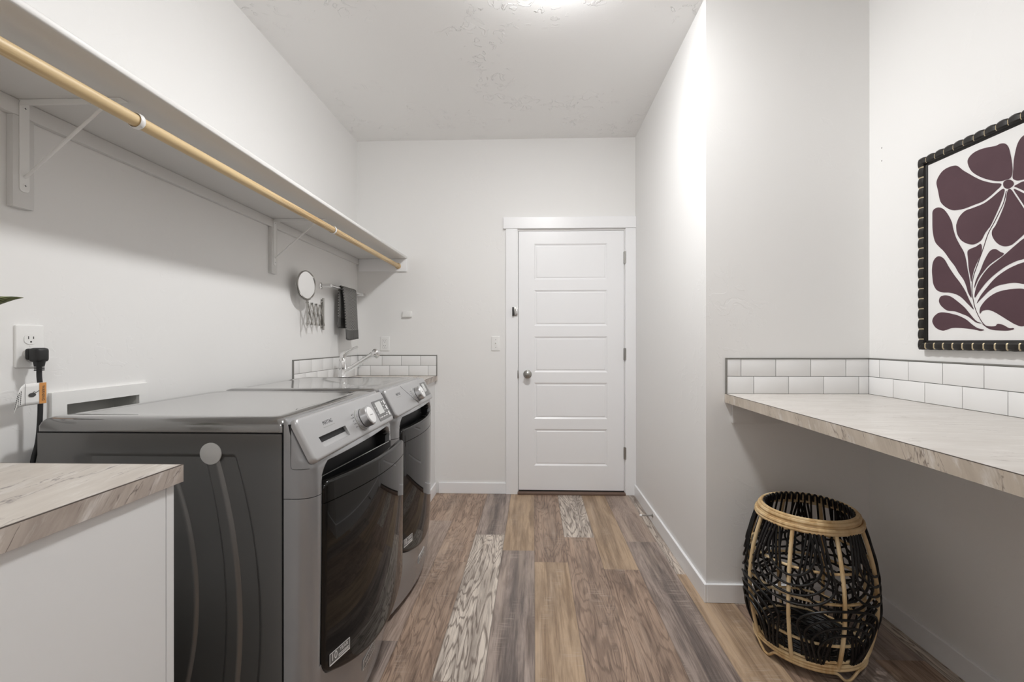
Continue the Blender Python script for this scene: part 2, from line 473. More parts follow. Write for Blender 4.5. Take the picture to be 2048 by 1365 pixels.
# ---- floor: 18 cm vinyl planks running to the far wall, one mesh with a thickness
WHITE = ((.66, .585, .51), (.14, .105, .085)); BROWN = ((.43, .305, .225), (.135, .085, .06)); OCHRE = ((.47, .34, .225), (.25, .165, .10))
GREY = ((.385, .31, .27), (.13, .098, .083)); PINK = ((.42, .325, .27), (.19, .135, .105))
def floor():
    random.seed(4)
    W, LEN, X0 = .181, 1.22, .003
    known = {0: [(2.463, [('b', 0)], 'o')], }
    # (column) -> list of (y_start, y_end, kind) far to near
    lay = {
        0: [(2.467, 3.70, 'b'), (1.247, 2.467, 'o'), (.03, 1.247, 'g')],
        -1: [(2.60, 3.70, 'o'), (1.38, 2.60, 'd'), (.16, 1.38, 'b')],
        -2: [(2.807, 3.70, 'd'), (1.59, 2.807, 'w'), (.37, 1.59, 'b')],
        -3: [(2.455, 3.70, 'b'), (1.235, 2.455, 'b'), (.02, 1.235, 'o')],
        -4: [(3.02, 3.70, 'b'), (1.80, 3.02, 'p'), (.58, 1.80, 'd')],
        1: [(2.785, 3.70, 'w'), (1.565, 2.785, 'b'), (.345, 1.565, 'p')],
        2: [(2.40, 3.70, 'o'), (1.18, 2.40, 'b'), (-.04, 1.18, 'd')],
        3: [(2.735, 3.70, 'p'), (1.515, 2.735, 'd'), (.295, 1.515, 'o')],
        4: [(2.36, 3.70, 'w'), (1.14, 2.36, 'o'), (-.08, 1.14, 'b')],
        5: [(2.10, 3.70, 'w'), (1.0, 2.10, 'b'), (-.2, 1.0, 'g')],
        6: [(1.9, 3.70, 'b'), (.7, 1.9, 'g')],
        7: [(1.75, 3.70, 'g'), (.55, 1.75, 'b')],
    }
    kinds = dict(w=(WHITE, .80, .08), b=(BROWN, .58, .10), o=(OCHRE, .12, .10), d=(GREY, .15, .95), g=(GREY, .45, .45), p=(PINK, .35, .22))
    bm = bmesh.new()
    uvl = bm.loops.layers.uv.new('plank')
    c1 = bm.loops.layers.float_color.new('tone_light'); c2 = bm.loops.layers.float_color.new('tone_dark'); c3 = bm.loops.layers.float_color.new('plank_data')
    x_lo, x_hi, y_lo, y_hi = XL-.12, XA+.12, YF-.12, YB+.13
    for i in range(-8, 10):
        xa, xb = max(X0+i*W, x_lo), min(X0+(i+1)*W, x_hi)
        if xb <= xa: continue
        segs = list(lay.get(i, []))
        y = segs[-1][0] if segs else y_hi - random.random()*LEN
        if not segs: segs.append((y, y_hi, random.choice('bogpd')))
        while y > y_lo:
            segs.append((y-LEN, y, random.choice('bbogpdw'))); y -= LEN
        for (ya, yb_, k) in segs:
            ya, yb_ = max(ya, y_lo), min(yb_, y_hi)
            if yb_ <= ya: continue
            (L, D), wv, stq = kinds[k]; j = random.uniform(.93, 1.07); sd = random.random()
            f = bm.faces.new([bm.verts.new(p) for p in ((xa, ya, 0), (xb, ya, 0), (xb, yb_, 0), (xa, yb_, 0))])
            for lp in f.loops:
                x_, y_, _ = lp.vert.co
                lp[uvl].uv = (x_-(X0+i*W), y_-ya)
                lp[c1] = (*[v*j for v in L], 1); lp[c2] = (*[v*j for v in D], 1); lp[c3] = (sd, wv, stq, 1)
    o = obj('floor', bm, M_FLOOR); struct(o)
    if o.data.polygons[0].normal.z < 0: o.data.flip_normals()
    s = bxo('subfloor', (x_lo, x_hi, y_lo, y_hi, -.08, -.002), M_GREYP, o)
floor()

# ---- baseboards (84 mm, 13 mm thick)
BT, BH = .013, .0845
def base(name, dims, miter=None):
    bm = bmesh.new(); box(bm, *dims, 0, BH, bev=.002, seg=1)
    return struct(obj(name, bm, M_TRIM))
base('baseboard_right', (XR-BT, XR, YC-BT, YB-.018))
base('baseboard_return', (XR, XA-BT, YC-BT, YC))
base('baseboard_alcove', (XA-BT, XA, YF, YC))
base('baseboard_back', (-.745, -.2169, YB-BT, YB))
base('baseboard_front', (XL, XA-BT, YF, YF+BT))

# ---- door casing, header, threshold
struct(bxo('trim_1', (-.2168, -.1265, YB-.018, YB, 0, 2.064), M_TRIM, bev=.0015, seg=1))
struct(bxo('trim_2', (.7065, XR, YB-.018, YB, 0, 2.064), M_TRIM, bev=.0015, seg=1))
struct(bxo('trim_3', (-.2369, XR, YB-.024, YB, 2.064, 2.1525), M_TRIM, bev=.002, seg=1))
M_THRESH = mat('brown threshold strip', (.16, .105, .08), .5)
struct(bxo('trim_4', (-.1265, .7065, YB-.03, YB+.10, 0, .018), M_THRESH, bev=.004))

def door():
    D = empty('door_1', (0, YB, 0)); struct(D)
    x0, x1, z0, z1 = -.1175, .6985, .030, 2.0465
    yf = .002; yb = .037                      # slab front / back (local y; room is -y)
    bm = bmesh.new()
    pan = [(1.9495, 1.6685), (1.589, 1.309), (1.2265, .9475), (.866, .584), (.5055, .2195)]
    px0, px1 = .0028, .5705
    def quad(a, b, c, d): bm.faces.new([bm.verts.new(p) for p in (a, b, c, d)])
    def ring(ra, ya, rb, yb_):
        (a0, a1, b0, b1) = ra; (c0, c1, d0, d1) = rb
        A = [(a0, ya, b0), (a1, ya, b0), (a1, ya, b1), (a0, ya, b1)]; B = [(c0, yb_, d0), (c1, yb_, d0), (c1, yb_, d1), (c0, yb_, d1)]
        for k in range(4): quad(A[k], A[(k+1)%4], B[(k+1)%4], B[k])
    quad((x0, yf, z0), (px0, yf, z0), (px0, yf, z1), (x0, yf, z1)); quad((px1, yf, z0), (x1, yf, z0), (x1, yf, z1), (px1, yf, z1))
    zs = [z1] + [v for p in pan for v in p] + [z0]
    for k in range(0, len(zs), 2): quad((px0, yf, zs[k+1]), (px1, yf, zs[k+1]), (px1, yf, zs[k]), (px0, yf, zs[k]))
    for zt, zb in pan:
        r = [(px0, px1, zb, zt)]
        def ins(q, d): return (q[0]+d, q[1]-d, q[2]+d, q[3]-d)
        r1 = ins(r[0], .012); r2 = ins(r[0], .017); r3 = ins(r[0], .022)
        ring(r[0], yf, r1, yf+.007); ring(r1, yf+.007, r2, yf+.007); ring(r2, yf+.007, r3, yf+.0035)
        quad((r3[0], yf+.0035, r3[2]), (r3[1], yf+.0035, r3[2]), (r3[1], yf+.0035, r3[3]), (r3[0], yf+.0035, r3[3]))
    quad((x0, yb, z0), (x1, yb, z0), (x1, yb, z1), (x0, yb, z1))
    A = [(x0, z0), (x1, z0), (x1, z1), (x0, z1)]
    for k in range(4):
        p, q = A[k], A[(k+1)%4]; quad((p[0], yf, p[1]), (q[0], yf, q[1]), (q[0], yb, q[1]), (p[0], yb, p[1]))
    bmesh.ops.remove_doubles(bm, verts=bm.verts, dist=.0002)
    obj('door_panel', bm, M_TRIM, D)
    K = frame_matrix((-.049, yf, .932), (1, 0, 0), (0, 0, 1))
    kn = latheo('door_knob', [(.033, -.001), (.033, .004), (.028, .009), (.013, .013), (.012, .030), (.020, .036), (.0275, .046), (.0275, .054), (.020, .061), (.009, .063), (0, .063)], M_NICKEL, D, 32, K)
    bxo('strike_plate', (-.1255, -.1195, -.019, .03, .905, .962), M_NICKEL, D, bev=.001)
    for z in (1.836, 1.089, .323):
        bm = bmesh.new()
        K2 = Matrix.Translation((.7026, -.010, z-.048))
        lathe(bm, [(0, 0), (.0062, .001)] + [(.0062, .095), (0, .097)], 14, K2, cap=False)
        box(bm, .694, .7035, -.005, .0015, z-.046, z+.046); box(bm, .7035, .711, -.0195, -.0165, z-.046, z+.046)
        obj('hinge', bm, M_NICKEL, D, smooth=True)
    bxo('door_sweep', (x0+.002, x1-.002, .006, .03, .0185, .030), M_DARKM, D)
    bm = bmesh.new()                               # dark backing across the opening, so gaps round the slab look shaded
    box(bm, -.121, .701, .045, .11, .019, 2.0495)
    obj('dark_backing', bm, M_DARKM, D)
door()

# flip-over guard latch on the casing
g = empty('door_guard_latch', (-.146, YB-.018, 1.42), 'small black and silver flip latch on the white door casing', 'latch')
bxo('plate', (-.020, .012, -.004, 0, -.035, .035), M_NICKEL, g, bev=.001)
bxo('latch_body', (-.020, -.006, -.020, -.0042, -.034, .034), M_DARKM, g, bev=.002)
bxo('swing_arm', (.0, .0225, -.016, -.0045, -.028, .022), M_CHROME, g, bev=.003)

# door stop on the right baseboard
ds = empty('spring_door_stop', (XR-BT, 3.005, .055), 'thin metal door stop with white tip sticking out of the baseboard', 'door stop')
Kd = frame_matrix((0, 0, 0), (0, 1, 0), (0, 0, 1)) @ Matrix.Rotation(PI, 4, 'Y')
latheo('flange', [(.012, 0), (.012, .003), (.006, .008), (.0045, .010)], M_NICKEL, ds, 20, Kd)
bm = bmesh.new(); tube(bm, [(-.009-.062*k/120, .0045*math.cos(k*.9), .0045*math.sin(k*.9)) for k in range(121)], .0013, 5)
obj('spring', bm, M_NICKEL, ds, smooth=True)
latheo('rubber_tip', [(.005, .070), (.007, .072), (.007, .083), (.004, .086), (0, .086)], M_WHITE, ds, 16, Kd)

# ---- wall plates
def plate(t, w_, h_, M):
    """rounded white cover plate, local x right, y up, z out of the wall"""
    bm = bmesh.new(); pillow(bm, w_, h_, .004, 0, 0, 0, .006, .0028, M, 4); obj('cover_plate', bm, M_WHITE, t, smooth=True)
def slot(bm, M, x, y, w_, h_, z=.0075): 
    prism(bm, rrect(w_, h_, min(w_, h_)*.3, 3, x, y), z-.0006, z+.0003, M)
ML = frame_matrix((0, 0, 0), (0, 1, 0), (0, 0, 1))        # a plate on the left wall: x -> +Y, z -> +X
MB = frame_matrix((0, 0, 0), (1, 0, 0), (0, 0, 1))        # a plate on the far wall: z -> -Y

o1 = empty('wall_outlet', (XL, 1.2175, 1.1763), 'white two-socket outlet with a black plug in its lower socket', 'outlet')
plate(o1, .0725, .1165, ML)
for s in (1, -1):
    rc = prismo('receptacle', [(max(-.0165, min(.0165, .0185*math.cos(a))), .0145*math.sin(a)) for a in [2*PI*k/32 for k in range(32)]], .004, .0075, M_WHITE, o1, ML @ Matrix.Translation((0, s*.0195, 0)))
    K = ML @ Matrix.Translation((0, s*.0195, 0))
    for q in ((-.0063, .004, .0022, .008), (.0063, .004, .0022, .0068), (0, -.0075, .0046, .0042)):
        bm = bmesh.new(); slot(bm, K, *q); obj('socket_slot', bm, M_INK, rc)
bm = bmesh.new(); lathe(bm, [(.003, .006), (.003, .0068), (0, .0072)], 14, ML); obj('screw', bm, M_WHITE, o1)

o2 = empty('wall_outlet', (-1.171, YB, 1.171), 'white rectangular outlet on the far wall just above the sink tiles', 'outlet')
plate(o2, .074, .1145, MB)
rc = prismo('receptacle', rrect(.034, .067, .002, 2), .004, .0078, M_WHITE, o2, MB, bev=.0008)
for s in (1, -1):
    for q in ((-.0063, s*.019+.003, .0022, .008), (.0063, s*.019+.003, .0022, .007), (0, s*.019-.008, .0046, .0042)):
        bm = bmesh.new(); slot(bm, MB, *q, .008); obj('socket_slot', bm, M_INK, rc)
bm = bmesh.new(); prism(bm, rrect(.0365, .0695, .002, 2), .004, .0064, MB); obj('shadow_gap', bm, M_GREYP, o2)

sw = empty('light_switch', (-.297, YB, 1.1715), 'white single toggle light switch between the sink and the door', 'light switch')
plate(sw, .068, .1135, MB)
prismo('toggle', rrect(.0095, .023, .002, 3), .005, .0085, M_WHITE, sw, MB, bev=.001)
bm = bmesh.new(); box(bm, -.004, .004, -.004, .004, 0, .013, bev=.0015, M=MB @ Matrix.Translation((0, .003, .006)) @ Matrix.Rotation(-.5, 4, 'X'))
obj('toggle_lever', bm, M_WHITE, sw, smooth=True)
for s in (1, -1):
    bm = bmesh.new(); lathe(bm, [(.0028, .006), (.0028, .0066), (0, .007)], 12, MB @ Matrix.Translation((0, s*.030, 0))); obj('screw', bm, M_GREYP, sw)

sb = empty('wall_sensor', (-.992, YB, 1.4005), 'small blank white box mounted on the far wall under the shelf end', 'sensor box')
bm = bmesh.new(); box(bm, -.036, .036, -.022, 0, -.0215, .0245, bev=.003); obj('housing', bm, M_WHITE, sb, smooth=True)

# ---- recessed laundry box behind the washer
lb = empty('laundry_outlet_box', (XL, 1.434, .94), 'white recessed washer hookup box in the wall behind the washing machine', 'hookup box')
bm = bmesh.new()
Y0, Y1, Z0, Z1 = -.165, .165, -.14, .1015
y0, y1, z0, z1 = -.122, .126, -.075, .063
for (a, b, c, d) in ((Y0, y0, Z0, Z1), (y1, Y1, Z0, Z1), (y0, y1, Z0, z0), (y0, y1, z1, Z1)): box(bm, 0, .011, a, b, c, d)
bmesh.ops.remove_doubles(bm, verts=bm.verts, dist=.0001)
obj('face_plate', bm, M_WHITE, lb)
bm = bmesh.new()
box(bm, -.085, -.081, y0-.002, y1+.002, z0-.004, z1+.002); box(bm, -.085, 0, y0-.0025, y0, z0, z1); box(bm, -.085, 0, y1, y1+.0025, z0, z1)
box(bm, -.085, 0, y0, y1, z1, z1+.0025); box(bm, -.085, 0, y0, y1, z0-.0025, z0)
obj('recess', bm, M_BOXIN, lb)
for yv in (-.08, .085):
    bm = bmesh.new(); tube(bm, [(-.045, yv, z0), (-.045, yv, .01)], .012, 12); obj('valve', bm, M_NICKEL, lb, smooth=True)
bm = bmesh.new()
for k in range(4): box(bm, .0105, .0116, -.018, .022, .078+k*.0042, .0796+k*.0042)
obj('embossed_lines', bm, M_WHITE, lb)

# ================================================================== shelf, rod, brackets
ZS = 1.8365
sh = empty('closet_shelf', (XL, 1.8, ZS), 'long white painted shelf along the left wall above the closet rod', 'shelf')
bm = bmesh.new(); box(bm, 0, .399, -1.75, YB-1.8, 0, .019, bev=.0045, seg=3); obj('shelf_board', bm, M_SHELF, sh, smooth=True)
bm = bmesh.new(); box(bm, 0, .019, -1.75, YB-1.8, -.0435, -.0002, bev=.002, seg=2); obj('wall_cleat', bm, M_SHELF, sh, smooth=True)
bm = bmesh.new(); box(bm, .0195, .399, YB-1.8-.018, YB-1.8, -.0985, -.0002, bev=.002, seg=2); obj('end_cleat', bm, M_TRIM, sh, smooth=True)

RX, RZ, RR = -1.0602, 1.7785, .0165
rod = empty('closet_rod', (RX, 1.8, RZ), 'long round natural wood clothes rod hung below the white shelf', 'clothes rod')
bm = bmesh.new(); tube(bm, [(0, -1.72+.02*k, 0) for k in range(int((YB-.019+1.72-1.8)/.02)+1)] + [(0, YB-.019-1.8, 0)], RR, 20)
obj('dowel', bm, M_PINE, rod, smooth=True)
Kr = frame_matrix((0, YB-.018-1.8, 0), (1, 0, 0), (0, 0, 1))
latheo('rod_socket', [(.0185, 0), (.0225, .001), (.0225, .011), (.0185, .013), (.0172, .011), (.0172, .0)], M_PINE, rod, 24, Kr)

def bracket(y, label):
    b = empty('shelf_bracket', (XL, y, ZS), label, 'shelf bracket', 'white metal brackets under the shelf')
    bxo('backing_board', (0, .019, -.026, .026, -.2885, -.0440), M_SHELF, b, bev=.0015)
    Kw = frame_matrix((.0192, 0, -.123), (0, 1, 0), (0, 0, 1))
    bm = bmesh.new(); pillow(bm, .024, .244, .009, 0, 0, 0, .0028, .001, Kw, 5); obj('wall_leg', bm, M_WHITE, b, smooth=True)
    bm = bmesh.new(); box(bm, .0195, .297, -.0125, .0125, -.0030, -.0004, bev=.001)
    box(bm, .022, .285, -.0125, -.0100, -.0165, -.0030); obj('shelf_arm', bm, M_WHITE, b, smooth=True)
    bm = bmesh.new(); tube(bm, [(.021, 0, -.205), (.026, 0, -.203), (.238, 0, -.020), (.246, 0, -.0035)], .0042, 10)
    obj('brace', bm, M_WHITE, b, smooth=True)
    cx, cz = RX-XL, RZ-ZS
    bm = bmesh.new()
    ring = [(cx+.0195*math.cos(a), 0, cz+.0195*math.sin(a)) for a in [math.radians(150+k*10) for k in range(0, 31)]]
    tube(bm, ring, .0075, 8, flat=.25, up=(0, 1, 0))
    tube(bm, [(.262, 0, -.0045), (.285, 0, -.020), ring[0]], .0055, 8, flat=.4, up=(0, 1, 0))
    obj('rod_hook', bm, M_WHITE, b, smooth=True)
    for z in (-.020, -.228):
        bm = bmesh.new(); Ks = frame_matrix((.0219, 0, z), (0, 1, 0), (0, 0, 1))
        lathe(bm, [(.0052, 0), (.0052, .0010), (.003, .0019), (0, .002)], 16, Ks)
        s = obj('screw', bm, M_WHITE, b, smooth=True)
        bm = bmesh.new()
        for a in (0, PI/2): box(bm, -.0026, .0026, -.0006, .0006, .0016, .0022, M=Ks @ Matrix.Rotation(a, 4, 'Z'))
        obj('screw_slot', bm, M_INK, s)
bracket(1.190, 'white wire shelf bracket nearest the camera, holding the rod by the clip')
bracket(2.385, 'second white shelf bracket, above the round wall mirror')

# ================================================================== counters
def counter(name, loc, x0, x1, y0, y1, th, top, label, hole=None, front='x+', end=False):
    t = empty(name, loc, label, 'countertop')
    bm = bmesh.new()
    if hole:
        a, b_, c, d = hole
        for q in ((x0, a, y0, y1), (b_, x1, y0, y1), (a, b_, y0, c), (a, b_, d, y1)): box(bm, q[0], q[1], q[2], q[3], -th, 0)
        bmesh.ops.remove_doubles(bm, verts=bm.verts, dist=.0001)
    else: box(bm, x0, x1, y0, y1, -th, 0)
    obj('top_slab', bm, top, t)
    e = .0035
    if front == 'x+':
        bxo('front_edge', (x1, x1+e, y0, y1+(e if end else 0), -th, -.0014), M_MARBLE_E, t)
        bxo('seam_line', (x1, x1+e, y0, y1+(e if end else 0), -.0014, -.0001), M_SEAM, t)
        if end:
            bxo('end_edge', (x0, x1, y1, y1+e, -th, -.0014), M_MARBLE_E, t); bxo('end_seam', (x0, x1, y1, y1+e, -.0014, -.0001), M_SEAM, t)
    else:
        bxo('front_edge', (x0-e, x0, y0, y1, -th, -.0014), M_MARBLE_RE, t)
        bxo('seam_line', (x0-e, x0, y0, y1, -.0014, -.0001), M_SEAM, t)
    return t

counter('countertop', (-1.08, .3, .92), XL+1.08, -.7715+1.08, -.72, .6765, .038, M_MARBLE, 'marbled beige laminate countertop on the white cabinet before the washer', end=True)
counter('countertop', (-1.08, 3.08, .92), XL+1.08, -.7605+1.08, 2.602-3.08, YB-3.08, .038, M_MARBLE, 'marbled laminate sink countertop in the far left corner behind the dryer', hole=(-.20, .19, -.30, .26))
counter('countertop', (1.19, 1.2, .95), .8735-1.19, XA-1.19, -1.05, YC-1.2, .040, M_MARBLE_R, 'pale marbled laminate countertop in the right alcove below the flower picture', front='x-')

# the white base cabinet under the near counter
bc = empty('base_cabinet', (-1.08, .3, 0), 'plain white base cabinet under the near left countertop', 'cabinet')
bxo('carcass', (XL+1.088, .284, -.72, .645, 0, .8815), M_CAB, bc)
bxo('front_panel', (.284, .302, -.72, .644, .0, .8815), M_CAB, bc, bev=.0008, seg=1)
bxo('end_panel', (XL+1.088, .302, .646, .666, .0, .8815), M_CAB, bc, bev=.0008, seg=1)
# the sink cabinet
sc_ = empty('base_cabinet', (-1.08, 3.08, 0), 'white sink base cabinet between the dryer and the far wall', 'cabinet')
bm = bmesh.new()
box(bm, XL+1.088, .29, -.478, -.460, 0, .8815); box(bm, XL+1.088, .29, YB-3.08-.02, YB-3.08-.001, 0, .8815); box(bm, XL+1.088, XL+1.098, -.46, YB-3.08-.02, 0, .8815)
obj('carcass', bm, M_CAB, sc_)
bxo('front_panel', (.29, .305, -.478, YB-3.08-.001, .0, .8815), M_CAB, sc_, bev=.0008, seg=1)
bxo('toe_board', (.3055, .318, -.478, YB-3.08-.0145, .0, .0845), M_TRIM, sc_, bev=.0015, seg=1)
# sink
sk = empty('sink', (-1.085, 3.06, .92), 'light utility sink set into the far corner countertop under the faucet', 'sink')
bm = bmesh.new()
o_ = rrect(.41, .58, .04, 6); i_ = rrect(.372, .542, .06, 6); b_ = rrect(.31, .48, .07, 6)
def lp(pts, z): return [bm.verts.new((x, y, z)) for x, y in pts]
L = [lp(o_, .0005), lp(o_, .006), lp(i_, .006), lp(i_, -.02), lp(b_, -.20)]
for A, B in zip(L, L[1:]):
    for k in range(len(A)): bm.faces.new((A[k], A[(k+1) % len(A)], B[(k+1) % len(A)], B[k]))
bm.faces.new(L[-1])
obj('basin', bm, M_WHITE, sk, smooth=True)
latheo('drain', [(.04, -.1995), (.04, -.197), (.03, -.198), (0, -.1985)], M_CHROME, sk, 24)

# counter support under the alcove counter
cs = empty('counter_cleat', (1.2, YC, .95), 'white cleat board on the wall under the alcove countertop end', 'cleat')
bxo('board', (.898-1.2, XA-1.2, -.019, 0, -.132, -.0405), M_SHELF, cs, bev=.0015)
cb = empty('counter_bracket', (XA, .80, .91), 'white diagonal support bracket under the alcove countertop, cut off by the frame edge', 'bracket')
bxo('arm', (-.615, -.002, -.0125, .0125, -.0035, -.0002), M_WHITE, cb); bxo('wall_leg', (-.005, -.0002, -.0125, .0125, -.35, -.004), M_WHITE, cb)
bm = bmesh.new(); tube(bm, [(-.006, 0, -.32), (-.57, 0, -.012)], .006, 8); obj('brace', bm, M_WHITE, cb, smooth=True)

# ---- tile upstands
def upstand(name, label, loc, runs, z0, z1):
    """runs: list of (matrix: x along the wall, y up, z out; x0, x1, joints of the upper row, joints of the lower row, trim at start, trim at end)"""
    t = empty(name, loc, label, 'tiles')
    Ti = Matrix.Translation(Vector(loc)).inverted()
    bt, bg, be = bmesh.new(), bmesh.new(), bmesh.new()
    th, g = .0085, .0024
    for M, x0, x1, ju, jl, ts, te in runs:
        M = Ti @ M
        zt = z1-.0055; zm = (z0+zt)/2
        a, b_ = x0+(.0055 if ts else 0), x1-(.0055 if te else 0)
        box(bg, a, b_, z0, zt, .0005, .0055, M=M)
        for (lo, hi, js) in ((zm, zt, ju), (z0, zm, jl)):
            ed = [a]+sorted(j for j in js if a+.006 < j < b_-.006)+[b_]
            for p, q in zip(ed, ed[1:]):
                box(bt, p+g/2, q-g/2, lo+g/2, hi-g/2, .0006, th, bev=.0011, seg=2, M=M)
        box(be, x0, x1, zt, z1, .0004, th+.0015, bev=.0012, M=M)
        if ts: box(be, x0, x0+.0055, z0, zt, .0004, th+.0015, bev=.0012, M=M)
        if te: box(be, x1-.0055, x1, z0, zt, .0004, th+.0015, bev=.0012, M=M)
    obj('tiles', bt, M_TILE, t, smooth=True); obj('grout', bg, M_GROUT, t); obj('edge_trim', be, M_EDGE, t, smooth=True)
Mret = frame_matrix((0, YC, 0), (1, 0, 0), (0, 0, 1))
Malc = frame_matrix((XA, 0, 0), (0, -1, 0), (0, 0, 1))
P = .155
upstand('tile_backsplash', 'low white subway tile upstand behind the alcove countertop on the right', (1.4, 2.0, .95), [
    (Mret, .8715, XA-.0092, [.9396+i*P for i in range(6)], [.9966+i*P for i in range(6)], True, False),
    (Malc, -YC+.0003, 1.05, [-2.049+i*P for i in range(22)], [-1.9715+i*P for i in range(22)], False, False)], .9503, 1.1135)
Mlft = frame_matrix((XL, 0, 0), (0, 1, 0), (0, 0, 1))
Mbk = frame_matrix((0, YB, 0), (1, 0, 0), (0, 0, 1))
upstand('tile_backsplash', 'low white subway tile upstand around the sink in the far left corner', (-1.3, 3.4, .92), [
    (Mlft, 2.5945, YB-.0003, [2.66+i*.1525 for i in range(7)], [2.7355+i*.1525 for i in range(7)], True, False),
    (Mbk, XL+.0092, -.7565, [-1.1925+i*.1525 for i in range(-1, 4)], [-1.285+i*.1525 for i in range(0, 5)], False, True)], .9203, 1.0825)

# ================================================================== faucet
fc = empty('faucet', (-1.30, 3.08, .92), 'chrome single lever faucet with angled pull-out spout by the sink', 'faucet')
latheo('body', [(.0, 0), (.031, 0), (.031, .004), (.026, .010), (.026, .085), (.0265, .112), (.0245, .150), (.018, .158), (0, .160)], M_CHROME, fc, 32)
bm = bmesh.new(); tube(bm, [(.0, 0, .157), (.004, 0, .178), (.018, 0, .192), (.040, 0, .205), (.075, 0, .222), (.103, 0, .232)], [.022, .021, .016, .009, .0065, .0075], 14)
obj('lever', bm, M_CHROME, fc, smooth=True)
bm = bmesh.new(); tube(bm, [(.012, 0, .060), (.06, 0, .090), (.13, 0, .134), (.19, 0, .171), (.205, 0, .180)], [.017, .0165, .016, .0175, .019], 18)
sp = obj('spout', bm, M_CHROME, fc, smooth=True)
bm = bmesh.new(); lathe(bm, [(0, .030), (.018, .029), (.027, .020), (.029, 0), (.027, -.022), (.023, -.026), (0, -.026)], 28, Matrix.Translation((.226, 0, .186)) @ Matrix.Rotation(math.radians(28), 4, 'Y'))
obj('spray_head', bm, M_CHROME, fc, smooth=True, angle=75)
hk = empty('wall_hook', (-1.372, YB-.0087, .995), 'tiny round chrome hook on the corner tile behind the faucet', 'hook')
bm = bmesh.new(); tube(bm, [(.011*math.cos(a), -.005, .011*math.sin(a)) for a in [2*PI*k/24 for k in range(24)]], .0022, 8, closed=True)
tube(bm, [(0, -.0001, .011), (0, -.005, .011)], .002, 8); obj('ring', bm, M_CHROME, hk, smooth=True)

# ================================================================== extending mirror
mr = empty('extending_mirror', (XL, 2.957, 1.37), 'round chrome-rimmed mirror on a scissor arm fixed to the left wall', 'mirror')
bm = bmesh.new(); box(bm, .0002, .006, -.008, .008, -.095, .095, bev=.002)
tube(bm, [(.014, 0, -.106), (.014, 0, .102)], .0065, 12)
for z in (-.082, .078): box(bm, .004, .014, -.012, .012, z-.006, z+.006, bev=.002)
obj('wall_bracket', bm, M_NICKEL, mr, smooth=True)
bm = bmesh.new()
A0, A1 = Vector((.020, -.006, 0)), Vector((.058, -.300, 0)); nX = 4; zl, zh = -.078, .050
dirv = (A1-A0).normalized(); side = Vector((-dirv.y, dirv.x, 0))
if side.x < 0: side = -side
for i in range(nX):
    p, q = A0.lerp(A1, i/nX), A0.lerp(A1, (i+1)/nX)
    for (za, zb, off) in ((zl, zh, .0035), (zh, zl, -.0035)):
        a = Vector((p.x, p.y, za)) + side*off; b = Vector((q.x, q.y, zb)) + side*off
        tube(bm, [a, b], .0068, 8, flat=.5, up=tuple((b-a).cross(side).normalized()))
    for z in (zl, zh, (zl+zh)/2):
        c = (Vector((q.x, q.y, z)) if z != (zl+zh)/2 else Vector(((p.x+q.x)/2, (p.y+q.y)/2, z)))
        tube(bm, [c-side*.008, c+side*.008], .0042, 8)
obj('scissor_arm', bm, M_NICKEL, mr, smooth=True)
bm = bmesh.new(); tube(bm, [(A1.x, A1.y, zl-.012), (A1.x, A1.y, .062)], .0045, 10); lathe(bm, [(0, -.008), (.0075, -.006), (.0075, .006), (0, .008)], 14, Matrix.Translation((A1.x, A1.y, .064)))
obj('end_post', bm, M_NICKEL, mr, smooth=True)
# disc
CZ = 1.519-1.37
Km = frame_matrix((A1.x+.003, A1.y-.020, CZ), (math.sin(math.radians(9)), math.cos(math.radians(9)), 0), (0, 0, 1))
bm = bmesh.new(); lathe(bm, [(0, -.010), (.066, -.009), (.080, -.004), (.0845, .0), (.0845, .006), (.0815, .009), (.0785, .0075), (.0785, .003), (0, .003)], 64, Km)
mf = obj('mirror_rim', bm, M_NICKEL, mr, smooth=True)
bm = bmesh.new(); lathe(bm, [(.0783, .004), (0, .004)], 64, Km, cap=False); obj('mirror_glass', bm, M_MIRROR, mf)
bm = bmesh.new(); tube(bm, [(A1.x, A1.y, .066)] + [(A1.x+.003+.0875*math.cos(a)*math.sin(math.radians(9)), A1.y-.020+.0875*math.cos(a), CZ+.0875*math.sin(a)) for a in [math.radians(-60-4*k) for k in range(0, 32)]], .0028, 8)
obj('yoke', bm, M_NICKEL, mr, smooth=True)

# ================================================================== towel bar and towel
tb = empty('towel_bar', (XL, 3.24, 1.555), 'short chrome towel bar on the left wall under the far shelf end', 'towel bar')
BX = .062
bm = bmesh.new(); tube(bm, [(BX, -.292, 0), (BX, .300, 0)], .0078, 14); obj('bar', bm, M_CHROME, tb, smooth=True)
for y in (-.292, .300):
    bm = bmesh.new(); lathe(bm, [(0, .0002), (.022, .0004), (.022, .005), (.013, .009), (.0095, .02), (.0105, .045), (.012, .062), (.011, .072), (0, .074)], 24, frame_matrix((0, y, -.002), (0, 1, 0), (0, 0, 1)))
    obj('mount', bm, M_CHROME, tb, smooth=True)

